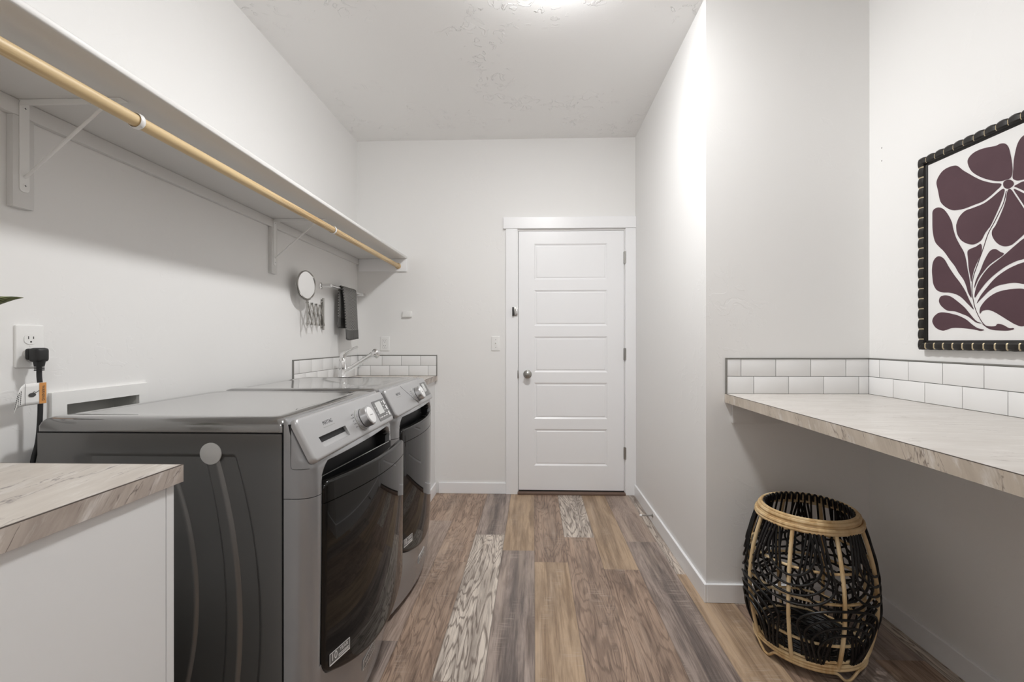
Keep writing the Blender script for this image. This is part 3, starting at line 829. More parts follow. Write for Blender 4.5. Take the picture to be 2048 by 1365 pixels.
def towel():
    random.seed(2)
    y0, y1 = 3.117, 3.343
    zb = 1.555; r = .0155; xb = XL+BX
    path = []
    for k in range(16): path.append((xb-r-.006*(1-k/15), 1.282+(zb-1.282)*k/15, 0))
    for k in range(1, 9): a = PI-PI*k/9; path.append((xb+r*math.cos(a), zb+r*math.sin(a), 0))
    for k in range(22): path.append((xb+r+.014*math.sin(k/21*1.4), zb-(zb-1.203)*k/21, 0))
    bm = bmesh.new(); uv = bm.loops.layers.uv.new('UVMap')
    NY = 60; rows = []; s = 0; S = []
    for i, (x, z, _) in enumerate(path):
        if i: s += math.hypot(x-path[i-1][0], z-path[i-1][1])
        S.append(s); row = []
        for j in range(NY+1):
            v = j/NY; y = y0+(y1-y0)*v
            drop = max(0, zb-z)
            y += (.010 if i > 24 else -.004)*drop/.35*(1+.5*v)
            wv = .0045*math.sin(v*9+1.2)*sstep(0, .12, drop) + .002*math.sin(v*23)*sstep(.05, .3, drop)
            zz = z - (.006*math.sin(v*5)*sstep(.2, .35, drop) if i > 24 else 0)
            border = (i > 24 and z < 1.278) or (i < 16 and z < 1.352)
            if border: wv += .0022*math.sin(v*78)
            row.append(bm.verts.new((x+wv*(1 if i > 20 else .5), y, zz)))
        rows.append(row)
    for i in range(len(rows)-1):
        zc = (path[i][1]+path[i+1][1])/2
        b = (i > 24 and zc < 1.278) or (i < 16 and zc < 1.352)
        for j in range(NY):
            f = bm.faces.new((rows[i][j], rows[i][j+1], rows[i+1][j+1], rows[i+1][j])); f.material_index = 1 if b else 0
            for l_, (a, c) in zip(f.loops, ((i, j), (i, j+1), (i+1, j+1), (i+1, j))): l_[uv].uv = ((y1-y0)*c/NY, S[a])
    o = obj('hand_towel', bm, [M_TERRY, M_TERRYB], None, smooth=True, angle=80)
    m = o.modifiers.new('thick', 'SOLIDIFY'); m.thickness = .009; m.offset = 0
    return tag(o, 'charcoal grey woven hand towel folded over the chrome towel bar', 'towel')
towel()

# ================================================================== framed flower picture
PETALS =  [[(1.6339, 1.8078), (1.6287, 1.8222), (1.6117, 1.8316), (1.5883, 1.8332), (1.5625, 1.8293), (1.5376, 1.8234), (1.5224, 1.824), (1.5075, 1.8176), (1.4973, 1.8027), (1.4915, 1.7792), (1.4871, 1.7535), (1.4848, 1.7258), (1.4871, 1.7087), (1.4929, 1.7017), (1.5045, 1.7013), (1.5223, 1.703), (1.5437, 1.712), (1.5656, 1.7244), (1.5883, 1.7404), (1.6116, 1.7617), (1.6253, 1.7815)], [(1.7565, 1.7774), (1.7496, 1.7963), (1.7318, 1.8127), (1.7086, 1.8179), (1.6823, 1.8148), (1.6677, 1.8058), (1.6497, 1.7856), (1.6287, 1.7663), (1.6049, 1.7447), (1.5785, 1.7242), (1.5468, 1.7059), (1.5208, 1.6948), (1.5223, 1.6861), (1.5344, 1.6779), (1.553, 1.6668), (1.5785, 1.6558), (1.6115, 1.6529), (1.6426, 1.6505), (1.6712, 1.653), (1.6934, 1.6593), (1.7162, 1.6752), (1.7357, 1.6967), (1.7436, 1.7167), (1.7496, 1.7468)], [(1.4814, 1.7543), (1.4772, 1.7763), (1.4716, 1.7977), (1.4632, 1.8118), (1.4525, 1.8187), (1.4294, 1.8227), (1.4035, 1.8109), (1.386, 1.7778), (1.381, 1.7424), (1.3909, 1.713), (1.4111, 1.6926), (1.4373, 1.6835), (1.4645, 1.6852), (1.4757, 1.6897), (1.4842, 1.6987), (1.4843, 1.7136), (1.482, 1.7366)], [(1.5139, 1.6909), (1.5104, 1.6988), (1.4972, 1.6997), (1.4857, 1.6917), (1.4808, 1.6811), (1.4857, 1.6738), (1.4986, 1.6706), (1.5104, 1.6791)], [(1.48, 1.6725), (1.4673, 1.6765), (1.4524, 1.6781), (1.4111, 1.6671), (1.381, 1.6482), (1.3761, 1.6134), (1.3984, 1.6065), (1.4241, 1.6259), (1.4524, 1.6495), (1.4701, 1.6641)], [(1.4814, 1.6649), (1.4524, 1.6422), (1.4241, 1.6188), (1.4009, 1.6003), (1.3983, 1.5645), (1.4162, 1.5467), (1.4373, 1.5753), (1.4524, 1.6057), (1.4687, 1.6371)], [(1.5001, 1.6651), (1.49, 1.6663), (1.4757, 1.6408), (1.459, 1.6091), (1.4373, 1.5666), (1.4214, 1.5309), (1.4293, 1.5294), (1.4523, 1.5147), (1.4728, 1.5002), (1.4899, 1.4904), (1.5103, 1.491), (1.5282, 1.5015), (1.542, 1.5184), (1.5498, 1.5372), (1.5482, 1.5525), (1.5374, 1.5659), (1.5207, 1.5984), (1.5074, 1.6311)], [(1.5148, 1.676), (1.5089, 1.668), (1.5178, 1.6404), (1.5313, 1.6106), (1.5529, 1.5698), (1.5624, 1.559), (1.5735, 1.5459), (1.5849, 1.5278), (1.6047, 1.5192), (1.6217, 1.5205), (1.6425, 1.5305), (1.6603, 1.5461), (1.673, 1.5691), (1.6767, 1.5937), (1.6748, 1.6074), (1.6639, 1.6281), (1.6426, 1.6422), (1.6149, 1.6441), (1.5784, 1.6478), (1.553, 1.6574), (1.5314, 1.6692)], [(1.7719, 1.6789), (1.7516, 1.6855), (1.7278, 1.6734), (1.7085, 1.6471), (1.6934, 1.6156), (1.6885, 1.5932), (1.6785, 1.5602), (1.6639, 1.5301), (1.6478, 1.5001), (1.639, 1.4686), (1.6347, 1.4415), (1.6285, 1.411), (1.6233, 1.3775), (1.6198, 1.3379), (1.6319, 1.3555), (1.6389, 1.3794), (1.6495, 1.4039), (1.6674, 1.4299), (1.6821, 1.4558), (1.7008, 1.4812), (1.7238, 1.5148), (1.7435, 1.5363), (1.7595, 1.5556), (1.7677, 1.5769), (1.7726, 1.6031), (1.7739, 1.6285), (1.7735, 1.6507)], [(1.5881, 1.5157), (1.5832, 1.5035), (1.5865, 1.4818), (1.598, 1.4582), (1.6097, 1.4343), (1.6165, 1.4093), (1.6209, 1.3919), (1.625, 1.4138), (1.6302, 1.4408), (1.632, 1.4674), (1.6344, 1.4975), (1.6251, 1.5055), (1.6047, 1.5095)], [(1.556, 1.4854), (1.5374, 1.4873), (1.5222, 1.4757), (1.5117, 1.4691), (1.5162, 1.4624), (1.5343, 1.4534), (1.5591, 1.4389), (1.5783, 1.4198), (1.5947, 1.3998), (1.6097, 1.3694), (1.6047, 1.3947), (1.5881, 1.4277), (1.5751, 1.4574)], [(1.4523, 1.503), (1.47, 1.4922), (1.4927, 1.476), (1.5102, 1.4637), (1.5343, 1.4487), (1.556, 1.4353), (1.5783, 1.4135), (1.598, 1.3842), (1.608, 1.353), (1.6073, 1.3367), (1.5913, 1.3577), (1.5654, 1.3864), (1.5343, 1.4101), (1.5043, 1.4269), (1.4756, 1.437), (1.4523, 1.4403), (1.424, 1.4452), (1.411, 1.4796), (1.4293, 1.5093)], [(1.6013, 1.3168), (1.588, 1.3413), (1.5654, 1.3675), (1.5373, 1.3951), (1.5043, 1.4148), (1.4756, 1.4252), (1.4523, 1.4301), (1.4214, 1.4305), (1.4033, 1.4076), (1.411, 1.3777), (1.4318, 1.3633), (1.4523, 1.3636), (1.4784, 1.3706), (1.5043, 1.3709), (1.5342, 1.3669), (1.5591, 1.3542), (1.5783, 1.3372), (1.5913, 1.3256)], [(1.5896, 1.2806), (1.5913, 1.2936), (1.5847, 1.3091), (1.5654, 1.3296), (1.5373, 1.3456), (1.5072, 1.3516), (1.4755, 1.3519), (1.4522, 1.3484), (1.4213, 1.3335), (1.4109, 1.2956), (1.4213, 1.2565), (1.4522, 1.2346), (1.4755, 1.2398), (1.4984, 1.2542), (1.5221, 1.2705), (1.5434, 1.2841), (1.5622, 1.2916), (1.5815, 1.2897)], [(1.7758, 1.4567), (1.7717, 1.4847), (1.7595, 1.5004), (1.7434, 1.5028), (1.7238, 1.4887), (1.7046, 1.456), (1.6821, 1.4219), (1.6602, 1.392), (1.6424, 1.3632), (1.6284, 1.3322), (1.6113, 1.2965), (1.6319, 1.316), (1.6566, 1.3414), (1.6783, 1.3553), (1.7045, 1.3638), (1.7315, 1.3677), (1.7554, 1.3791), (1.7696, 1.4021), (1.7737, 1.4277)], [(1.7461, 1.3392), (1.7394, 1.3527), (1.7198, 1.356), (1.6969, 1.3486), (1.671, 1.3293), (1.6459, 1.3072), (1.6284, 1.2862), (1.6046, 1.2589), (1.5847, 1.2484), (1.6046, 1.2524), (1.6319, 1.2732), (1.6565, 1.2846), (1.682, 1.2946), (1.7121, 1.2999), (1.7315, 1.3135), (1.7425, 1.3266)], [(1.7745, 1.2628), (1.7675, 1.2804), (1.7473, 1.2934), (1.7237, 1.2937), (1.6931, 1.2867), (1.6673, 1.2785), (1.6388, 1.2637), (1.6181, 1.2464), (1.5979, 1.2328), (1.5756, 1.2265), (1.588, 1.2229), (1.6113, 1.2283), (1.6388, 1.2323), (1.6673, 1.2354), (1.6931, 1.2355), (1.7159, 1.2292), (1.7314, 1.2271), (1.7513, 1.2335), (1.7654, 1.2446)], [(1.5847, 1.2484), (1.5654, 1.2389), (1.5403, 1.2374), (1.5311, 1.2448), (1.5131, 1.2402), (1.4955, 1.23), (1.4825, 1.2296), (1.4825, 1.2252), (1.4984, 1.2219), (1.522, 1.2225), (1.5465, 1.2252), (1.5653, 1.2319)]]
STEM =  [(1.5039, 1.6657), (1.5118, 1.6324), (1.5283, 1.6005), (1.5436, 1.5737), (1.5624, 1.5433), (1.5784, 1.4993), (1.5947, 1.4577), (1.6131, 1.4088), (1.6182, 1.3671), (1.6147, 1.3342), (1.6046, 1.2944), (1.5847, 1.2548), (1.5653, 1.2335)]
def picture():
    y0, y1, z0, z1 = 1.226, 1.828, 1.156, 1.893      # outer frame
    wd, dp = .036, .030
    t = empty('framed_picture', (XA, (y0+y1)/2, z0), 'plum flower painting in a black ridged frame above the right countertop', 'picture')
    T = Matrix.Translation(t.location).inverted()
    def rail(length, M):
        """scalloped moulding: x along, y across (0 inner .. wd outer), z out"""
        bm = bmesh.new(); n = max(1, round(length/.0385)); p = length/n
        prof = [(0, 0), (0, .014), (.008, .017), (.0095, .0255), (.014, .0290), (.030, .0290), (wd, .0245), (wd, 0)]
        xs = []
        for k in range(n):
            for q in (0, .10, .18, .34, .5, .68, .86, .93): xs.append((k+q)*p)
        xs.append(length); rows = []
        for x in xs:
            ph = (x/p) % 1.0; s = .90+.10*math.sin(PI*ph)**.7
            mi = max(0.0, (x - 0)); row = []
            for (yy, zz) in prof:
                xx = min(max(x, wd-yy if False else 0), length)
                # mitre: the rail shortens towards the inner edge
                a = (wd-yy)*0
                lo, hi = wd-yy, length-(wd-yy)
                xx = min(max(x, lo), hi)
                k2 = s if yy > .009 else 1
                row.append(bm.verts.new((xx, yy+(0 if yy < .03 else (s-1)*.035), zz*k2)))
            rows.append(row)
        for i in range(len(rows)-1):
            ph = ((xs[i]+xs[i+1])/2/p) % 1.0
            for j in range(len(prof)-1):
                f = bm.faces.new((rows[i][j], rows[i+1][j], rows[i+1][j+1], rows[i][j+1]))
                f.material_index = 1 if (ph < .10 and j >= 3 and j <= 5) else 0
            f = bm.faces.new((rows[i][0], rows[i][-1], rows[i+1][-1], rows[i+1][0]))
        bm.faces.new(rows[0]); bm.faces.new(rows[-1][::-1])
        bmesh.ops.transform(bm, matrix=T @ M, verts=bm.verts)
        bmesh.ops.dissolve_degenerate(bm, dist=.00002, edges=bm.edges)
        obj('frame_rail', bm, [M_FRAMEB, M_GOLD], t, smooth=True, angle=30)
    # local x, y, z=out (-X)
    rail(y1-y0, frame_matrix((XA-.0005, y1, z1-wd), (0, -1, 0), (0, 0, 1)))
    rail(y1-y0, frame_matrix((XA-.0005, y0, z0+wd), (0, 1, 0), (0, 0, -1)))
    rail(z1-z0, frame_matrix((XA-.0005, y1-wd, z0), (0, 0, 1), (0, 1, 0)))
    rail(z1-z0, frame_matrix((XA-.0005, y0+wd, z1), (0, 0, -1), (0, -1, 0)))
    bm = bmesh.new(); box(bm, 1.5000, XA-.001, y0+.02, y1-.02, z0+.02, z1-.02)
    bmesh.ops.transform(bm, matrix=T, verts=bm.verts)
    cv = obj('canvas', bm, M_CANVAS, t)
    bm = bmesh.new()
    for p in PETALS:
        q = spline([(a, b, 0) for a, b in p], 5, True)
        vs0 = []
        for v in q:
            if not vs0 or (v-vs0[-1]).length > .0004: vs0.append(v)
        vv = [bm.verts.new((1.4994, v.x, v.y)) for v in vs0]
        bm.faces.new(vv)
    bmesh.ops.triangulate(bm, faces=bm.faces)
    st = spline([(1.4996, a, b) for a, b in STEM], 6)
    tube(bm, st, .0011, 6)
    bmesh.ops.transform(bm, matrix=T, verts=bm.verts)
    obj('painted_flower', bm, M_PLUM, cv)
picture()

# ================================================================== laundry machines
MW = .686
def interp(tab, z):
    if z <= tab[0][0]: return tab[0][1]
    for (a, va), (b, vb) in zip(tab, tab[1:]):
        if z <= b: return va+(vb-va)*(z-a)/(b-a)
    return tab[-1][1]
B_T = [(.02, .716), (.06, .722), (.15, .730), (.30, .737), (.60, .743), (.80, .745), (.850, .745), (.872, .7425), (.884, .736), (.976, .690), (.985, .678)]
S_T = [(.02, .045), (.30, .038), (.80, .028), (.85, .022), (.88, .003), (.985, .001)]
def lf(y, z): return interp(B_T, z) + interp(S_T, z)*(1-((y-MW/2)/(MW/2))**2)
DY0, DY1 = .058, .628
def u_(y): return (y-.343)/.285
def corner(d, r): return 0.0 if d >= r else r-math.sqrt(max(0, r*r-(r-d)**2))
def door_zb(y):
    d = min(y-DY0, DY1-y); return .210+.066*abs(u_(y))**2.0+corner(max(d, 0), .030)

def fascia(name, zs, mach, recess=True):
    """wraps from the side seam round the corner and across the bowed front"""
    ys = [.0+.05*k/10 for k in range(1, 10)]
    NF = 200
    fy = [.05+(MW-.10)*k/NF for k in range(NF+1)]
    bm = bmesh.new(); rows = []; masks = []
    for z in zs:
        row, mk = [], []
        xf0 = lf(.05, z); x0 = .6735
        R = min(.05, xf0-x0-.003)
        half = [(x0, 0.0), ((x0+xf0-R)/2, 0.0), (xf0-R, 0.0)]
        for k in range(1, 11):
            a = PI/2*k/11; e = .85
            half.append((xf0-R+R*math.sin(a)**e, .05*(1-math.cos(a)**e)))
        for (x, y) in half: row.append((x, y)); mk.append(0)
        for y in fy:
            x = lf(y, z); m = 0
            if recess:
                d = min(y-(DY0-.009), (DY1+.009)-y)
                dz_t = .858-z; 
                zb = door_zb(min(max(y, DY0), DY1))-.004
                dz_b = z-zb
                # rounded top corners
                if d < .05 and dz_t < .05: dd = .05-math.hypot(.05-d, .05-dz_t)
                else: dd = min(d, dz_t)
                dd = min(dd, dz_b)
                soft = .010 if dz_t > .03 else .022
                m = sstep(0, soft, dd)
                x -= .052*m
            row.append((x, y)); mk.append(m)
        for (x, y) in half[::-1]: row.append((x, MW-y)); mk.append(0)
        rows.append([bm.verts.new((x, y, z)) for x, y in row]); masks.append(mk)
    for i in range(len(rows)-1):
        for j in range(len(rows[0])-1):
            f = bm.faces.new((rows[i][j], rows[i][j+1], rows[i+1][j+1], rows[i+1][j]))
            m = (masks[i][j]+masks[i][j+1]+masks[i+1][j]+masks[i+1][j+1])/4
            f.material_index = 1 if m > .30 else 0
    # inner return so that the panel has thickness
    for i, sgn in ((0, 1), (len(rows)-1, -1)):
        r = rows[i]; n = [bm.verts.new((.6735, v.co.y, v.co.z)) for v in r]
        for j in range(len(r)-1):
            if masks[i][j] < .3 or i == 0 or True:
                bm.faces.new((r[j], n[j], n[j+1], r[j+1]))
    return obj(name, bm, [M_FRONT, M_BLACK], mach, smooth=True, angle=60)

def machine(name, y0, kind, label, cat, ajar):
    m = empty(name, (-1.33, y0, 0), label, cat, 'front-loading laundry pair')
    # ---- body core and embossed side panel
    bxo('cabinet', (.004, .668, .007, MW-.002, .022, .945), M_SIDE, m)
    bm = bmesh.new(); NX, NZ = 260, 200
    def arc(z, top, mid, zc, bot=.02):     # half width of an arch line at height z
        return mid-(mid-top)*((z-zc)/(.8922-zc))**2
    def hgt(x, z):
        A = arc(z, .540, .6075, .44); C = arc(z, .488, .5550, .44); Bc = arc(z, .457, .5160, .46); Dd = arc(z, .355, .4370, .50)
        e = .0062
        top = sstep(.893, .879, z) if False else 1-sstep(.880, .893, z)
        h_ = 0.0
        r = lambda c: sstep(c-e, c+e, x)
        rec = (1-r(A))*top                      # inside the outer arch
        rib = (r(Bc)-r(C))*1.0
        inner = (1-r(Dd))
        h_ = rec*(1-rib-inner*1.0*sstep(.87, .85, z) if False else max(0, 1-rib-inner*(1-sstep(.84, .87, z))))
        back = sstep(.05, .06, x)
        return .008*h_*sstep(.10, .16, x)*sstep(.06, .10, z)
    g = [[bm.verts.new((.003+.665*i/NX, hgt(.003+.665*i/NX, .022+.923*k/NZ), .022+.923*k/NZ)) for k in range(NZ+1)] for i in range(NX+1)]
    for i in range(NX):
        for k in range(NZ): bm.faces.new((g[i][k], g[i+1][k], g[i+1][k+1], g[i][k+1]))
    edge = [g[i][0] for i in range(NX+1)] + [g[NX][k] for k in range(1, NZ+1)] + [g[i][NZ] for i in range(NX-1, -1, -1)] + [g[0][k] for k in range(NZ-1, 0, -1)]
    back = [bm.verts.new((v.co.x, .0068, v.co.z)) for v in edge]
    for k in range(len(edge)): bm.faces.new((edge[k], edge[(k+1) % len(edge)], back[(k+1) % len(edge)], back[k]))
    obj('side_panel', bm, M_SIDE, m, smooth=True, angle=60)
    # ---- top with a shallow pan
    bm = bmesh.new()
    prof = [(0, .949), (0, .962), (.0035, .973), (.010, .981), (.020, .9855), (.034, .987)]
    def loop(ins, z, r): return [bm.verts.new((x, y, z)) for x, y in rrect(.672-ins*1.0-(ins if ins < .03 else ins), MW-2*ins, r, 6, .336-(0 if True else 0), MW/2)]
    Ls = []
    for ins, z in prof: Ls.append(loop(ins, z, .012+ins*.3))
    for ins, z, r in ((.050, .987, .05), (.056, .9850, .055), (.060, .9845, .055)): Ls.append(loop(ins, z, r))
    for A, Bb in zip(Ls, Ls[1:]):
        for k in range(len(A)): bm.faces.new((A[k], A[(k+1) % len(A)], Bb[(k+1) % len(A)], Bb[k]))
    bm.faces.new(Ls[-1]); bm.faces.new(Ls[0][::-1])
    obj('top_panel', bm, M_SLATE, m, smooth=True, angle=50)
    bxo('top_gap', (.006, .668, .003, MW-.003, .9452, .9488), M_BLACK, m)
    # ---- front
    zl = [.028, .034, .042] + [.05+.006*k for k in range(0, 20)] + [.168+.0025*k for k in range(0, 60)] + [.32+.006*k for k in range(0, 80)]
    zl = [z for z in zl if z <= .7735] + [.7735]
    lo = fascia('lower_front_panel', zl, m)
    zu = [.7755] + [.78+.004*k for k in range(0, 24)] + [.876, .880, .884, .90, .92, .94, .96, .976, .981, .985]
    zu = sorted({z for z in zu})
    up = fascia('upper_front_panel', zu, m)
    bxo('front_core', (.6685, .6905, .003, MW-.003, .03, .9695), M_BLACK, m)
    if kind == 'washer':                    # thin seam of the console end cap, seen on the side
        bm = bmesh.new()
        tube(bm, [(.6925, .0004, .962), (.692, .0004, .945), (.692, .0004, .862), (.694, .0004, .854), (.702, .0004, .852), (.720, .0012, .852), (.738, .0095, .852)], .0008, 6)
        obj('end_cap_seam', bm, M_INK, up)
    # ---- feet
    for fx in (.06, .62):
        for fy_ in (.06, MW-.06):
            bm = bmesh.new(); lathe(bm, [(0, 0), (.022, 0), (.022, .010), (.010, .012), (.010, .0225), (0, .0225)], 20, Matrix.Translation((fx, fy_, 0)))
            obj('foot', bm, M_RUBBER, m, smooth=True)
    # ---- sloped console
    K = frame_matrix((.6910, 0, .9760), (0, 1, 0), (-.4543, 0, .8908))
    bm = bmesh.new(); pillow(bm, .678, .130, .017, MW/2, -.0605, -.006, .0125, .0095, K, 8)
    con = obj('control_console', bm, M_CONSOLE, m, smooth=True, angle=40)
    zt = .0125
    if kind == 'washer':
        poly = []
        for (a, s) in ((.0715, .0665), (.2510, .0665), (.2545, .1000), (.2200, .1010), (.0860, .1010), (.0765, .0950)): poly.append((a, -s))
        cut = bmesh.new(); prism(cut, poly, -.02, .03, K); cme = bpy.data.meshes.new('c'); bmesh.ops.recalc_face_normals(cut, faces=cut.faces); cut.to_mesh(cme); cut.free()
        co = link(bpy.data.objects.new('c', cme)); bm_ = con.modifiers.new('b', 'BOOLEAN'); bm_.operation = 'DIFFERENCE'; bm_.solver = 'EXACT'; bm_.object = co
        co.matrix_world = Matrix.Translation(m.location); bpy.context.view_layer.update()
        dg = bpy.context.evaluated_depsgraph_get(); nm = bpy.data.meshes.new_from_object(con.evaluated_get(dg)); con.modifiers.clear(); con.data = nm
        bpy.data.objects.remove(co)
        # pocket: dark back wall and a curved silver lip rising to the lower edge
        bm = bmesh.new()
        def L3(pts): return [bm.verts.new(K @ Vector(p)) for p in pts]
        xa, xb = .0715, .2548
        rowsP = [(-.0660, .011), (-.0662, .004), (-.083, .004)]
        for (sa, za), (sb_, zb_) in zip(rowsP, rowsP[1:]):
            bm.faces.new(L3([(xa, sa, za), (xb, sa, za), (xb, sb_, zb_), (xa, sb_, zb_)]))
        for xx in (xa, xb): bm.faces.new(L3([(xx, -.066, .011), (xx, -.066, .004), (xx, -.1012, .004), (xx, -.1012, .011)]))
        pk = obj('drawer_grip', bm, M_BLACK, con)
        bm = bmesh.new(); N = 10; R0 = []
        for k in range(N+1):
            a = PI/2*k/N; R0.append((-.083-.0182*math.sin(a), .004+.0075*(1-math.cos(a))))
        for (sa, za), (sb_, zb_) in zip(R0, R0[1:]):
            bm.faces.new(L3([(xa, sa, za), (xb, sa, za), (xb, sb_, zb_), (xa, sb_, zb_)]))
        bmesh.ops.remove_doubles(bm, verts=bm.verts, dist=.00005)
        obj('grip_lip', bm, M_CONSOLE, con, smooth=True)
    else:
        bm = bmesh.new(); tube(bm, [K @ Vector((.220, -.004, zt)), K @ Vector((.232, -.014, zt)), K @ Vector((.371, -.116, zt))], .0009, 6)
        obj('drawer_seam', bm, M_INK, con)
    KT = K @ Matrix.Translation((0, 0, zt+.0002))
    lx = .158 if kind == 'washer' else .14
    text('brand_lettering', 'MAYTAG', .0165, KT @ Matrix.Translation((lx, -.035, 0)), M_INK, con, ext=.0002, sx=.92)
    bm = bmesh.new(); box(bm, lx-.036, lx+.036, -.0485, -.0463, 0, .0003, M=KT); obj('small_print', bm, M_GREYP, con)
    kx, ks = .378, .071
    kb = KT @ Matrix.Translation((kx, -ks, 0))
    bm = bmesh.new(); lathe(bm, [(.0395, -.0005), (.0395, .002), (.0375, .003), (.0360, .003)], 48, kb, cap=False); dial = obj('dial_ring', bm, M_GREYP, con, smooth=True)
    bm = bmesh.new(); lathe(bm, [(.0365, .0005), (.0365, .012), (.0345, .0125), (.0345, .015), (.0345, .0375), (.0325, .0400), (.0285, .0405), (0, .0405)], 64, kb)
    kn = obj('cycle_knob', bm, M_KNOB, con, smooth=True, angle=35)
    bm = bmesh.new(); lathe(bm, [(.0352, .0122), (.0352, .0146)], 64, kb, cap=False); obj('groove', bm, M_INK, kn)
    bm = bmesh.new(); lathe(bm, [(.0290, .0404), (.0290, .0412), (.0275, .0416), (0, .0416)], 48, kb); cp_ = obj('knob_cap', bm, M_KNOBTOP, kn, smooth=True)
    bm = bmesh.new()
    for k in range(7): box(bm, -.0115+.0034*k, -.0115+.0034*k+.0024, -.0012, .0012, .0414, .0418, M=kb)
    obj('cap_print', bm, M_INK, kn); bm = bmesh.new()
    box(bm, -.004, .004, -.0305, -.0275, .0385, .0412, M=kb)
    obj('pointer', bm, M_INK, kn)
    for (a, dx) in ((200, 1), (186, 1), (172, 1), (158, 1), (144, 1), (-20, -1), (-35, -1)):
        px, py = .046*math.cos(math.radians(a)), .046*math.sin(math.radians(a))
        wl = .017
        x0 = px-wl if dx > 0 else px; bm = bmesh.new()
        for q in range(5):
            if (q+int(a)) % 4 != 3: box(bm, x0+wl*q/5, x0+wl*(q+.75)/5, py-.0011, py+.0011, 0, .0003, M=kb)
        obj('cycle_label', bm, M_INK, con)
    d0, d1, s0, s1 = (.530, .668, .0265, .108) if kind == 'washer' else (.546, .658, .0225, .101)
    dp = prismo('display_panel', rrect(d1-d0, s1-s0, .004, 3, (d0+d1)/2, -(s0+s1)/2), 0, .0008, M_PANELD, con, KT)
    ww = d1-d0
    prismo('screen', rrect(ww*.42, (s1-s0)*.60, .002, 2, d0+ww*.40, -(s0+(s1-s0)*.38)), .0006, .0012, M_LCD, dp, KT)
    bm = bmesh.new()
    for k in range(3):
        prism(bm, rrect(ww*.085, (s1-s0)*.22, .002, 2, d0+ww*.90, -(s0+(s1-s0)*(.20+.30*k))), .0006, .0012, KT)
    for k in range(4): prism(bm, rrect(ww*.10, .0035, .0008, 2, d0+ww*.73, -(s0+(s1-s0)*(.15+.2*k))), .0006, .0011, KT)
    for k in range(4): prism(bm, rrect(.004, .0045, .0008, 2, d0+ww*.09, -(s0+(s1-s0)*(.30+.18*k))), .0006, .0011, KT)
    for k in range(3): prism(bm, rrect(ww*.14, .003, .0008, 2, d0+ww*(.25+.2*k), -(s0+(s1-s0)*.84)), .0006, .0011, KT)
    obj('buttons', bm, M_GREYP if kind != 'washer' else M_INKW, dp)

    # ---- door, hung on its near edge
    hx, hy = .700, DY0
    nu = 76
    yv = [DY0] + [DY0+.0015, DY0+.004, DY0+.008] + [DY0+.012+(DY1-DY0-.024)*k/nu for k in range(nu+1)] + [DY1-.008, DY1-.004, DY1-.0015] + [DY1]
    def sheet(nm, z_lo, z_hi, mat_, par, thick, extra=0.0):
        bm = bmesh.new(); nv = 46; rows = []
        tv = [0, .004, .012, .024] + [.04+.92*k/nv for k in range(nv+1)] + [.976, .988, .996, 1]
        for y in yv:
            a, b = z_lo(y), z_hi(y); row = []
            for t_ in tv:
                z = a+(b-a)*t_
                d = min(y-DY0, DY1-y); e = .009
                d = min(d, (z-a)*1.0 + (1e9 if nm == 'door_handle' else 0), (b-z) + (1e9 if nm == 'door' else 0))
                drop = e*(1-math.sqrt(max(0, 1-(1-min(max(d, 0)/e, 1))**2)))
                x = lf(min(max(y, 0), MW), z)+.004+.013*(1-u_(y)**2)+extra-drop
                row.append(bm.verts.new((x-hx, y-hy, z)))
            rows.append(row)
        back = [[bm.verts.new((v.co.x-thick, v.co.y, v.co.z)) for v in (r[0], r[-1])] for r in rows]
        for i in range(len(rows)-1):
            for k in range(len(tv)-1): bm.faces.new((rows[i][k], rows[i+1][k], rows[i+1][k+1], rows[i][k+1]))
            bm.faces.new((rows[i][0], back[i][0], back[i+1][0], rows[i+1][0])); bm.faces.new((rows[i][-1], rows[i+1][-1], back[i+1][1], back[i][1]))
            bm.faces.new((back[i][0], back[i][1], back[i+1][1], back[i+1][0]))
        for i in (0, len(rows)-1): bm.faces.new(rows[i] + [back[i][1], back[i][0]])
        return obj(nm, bm, mat_, par, smooth=True, angle=50)
    def top_hi(y): return .803-corner(max(min(y-DY0, DY1-y), 0), .022)
    door = sheet('door', door_zb, lambda y: .7435, M_GLASS, m, .012)
    door.location = (hx, hy, 0); door.rotation_euler = (0, 0, -ajar)
    sheet('door_handle', lambda y: .7458, top_hi, M_GLASS, door, .010)
    bm = bmesh.new()                        # door inner frame: a black tray behind the glass with a raised back lip
    outl = [(DY0+.004, door_zb(DY0+.006)+.01)] + [(y, door_zb(y)+.008) for y in [DY0+.006+(DY1-DY0-.012)*k/40 for k in range(41)]] + [(DY1-.004, .742), (DY0+.004, .742)]
    fr = [bm.verts.new((.728-hx+.02*(1-u_(y)**2), y-hy, z)) for y, z in outl]; bk = [bm.verts.new((.698-hx+.002, y-hy, z)) for y, z in outl]
    for k in range(len(fr)): bm.faces.new((fr[k], fr[(k+1) % len(fr)], bk[(k+1) % len(fr)], bk[k]))
    bm.faces.new(fr); bm.faces.new(bk[::-1])
    box(bm, .700-hx, .706-hx, DY0+.006-hy, DY1-.006-hy, .742, .797, bev=.002)
    obj('door_frame', bm, M_BLACK, door)
    bm = bmesh.new(); tube(bm, [(.7075-hx, DY0+.05-hy, .797), (.7075-hx, DY1-.03-hy, .797)], .0013, 6); obj('pocket_edge', bm, M_GREYP, door)
    # badges
    def dsurf(y, z): return lf(y, z)+.004+.013*(1-u_(y)**2)
    bx_, bz = .120, .300
    n0 = (dsurf(bx_+.03, bz)-dsurf(bx_-.03, bz))/.06
    KB = frame_matrix((dsurf(bx_, bz)-hx+.0006, bx_-hy, bz), (n0, 1, 0), (0, 0, 1))
    bdg = prismo('warranty_badge', rrect(.082, .034, .002, 2), -.001, .0004, M_PANELD, door, KB)
    bm = bmesh.new()
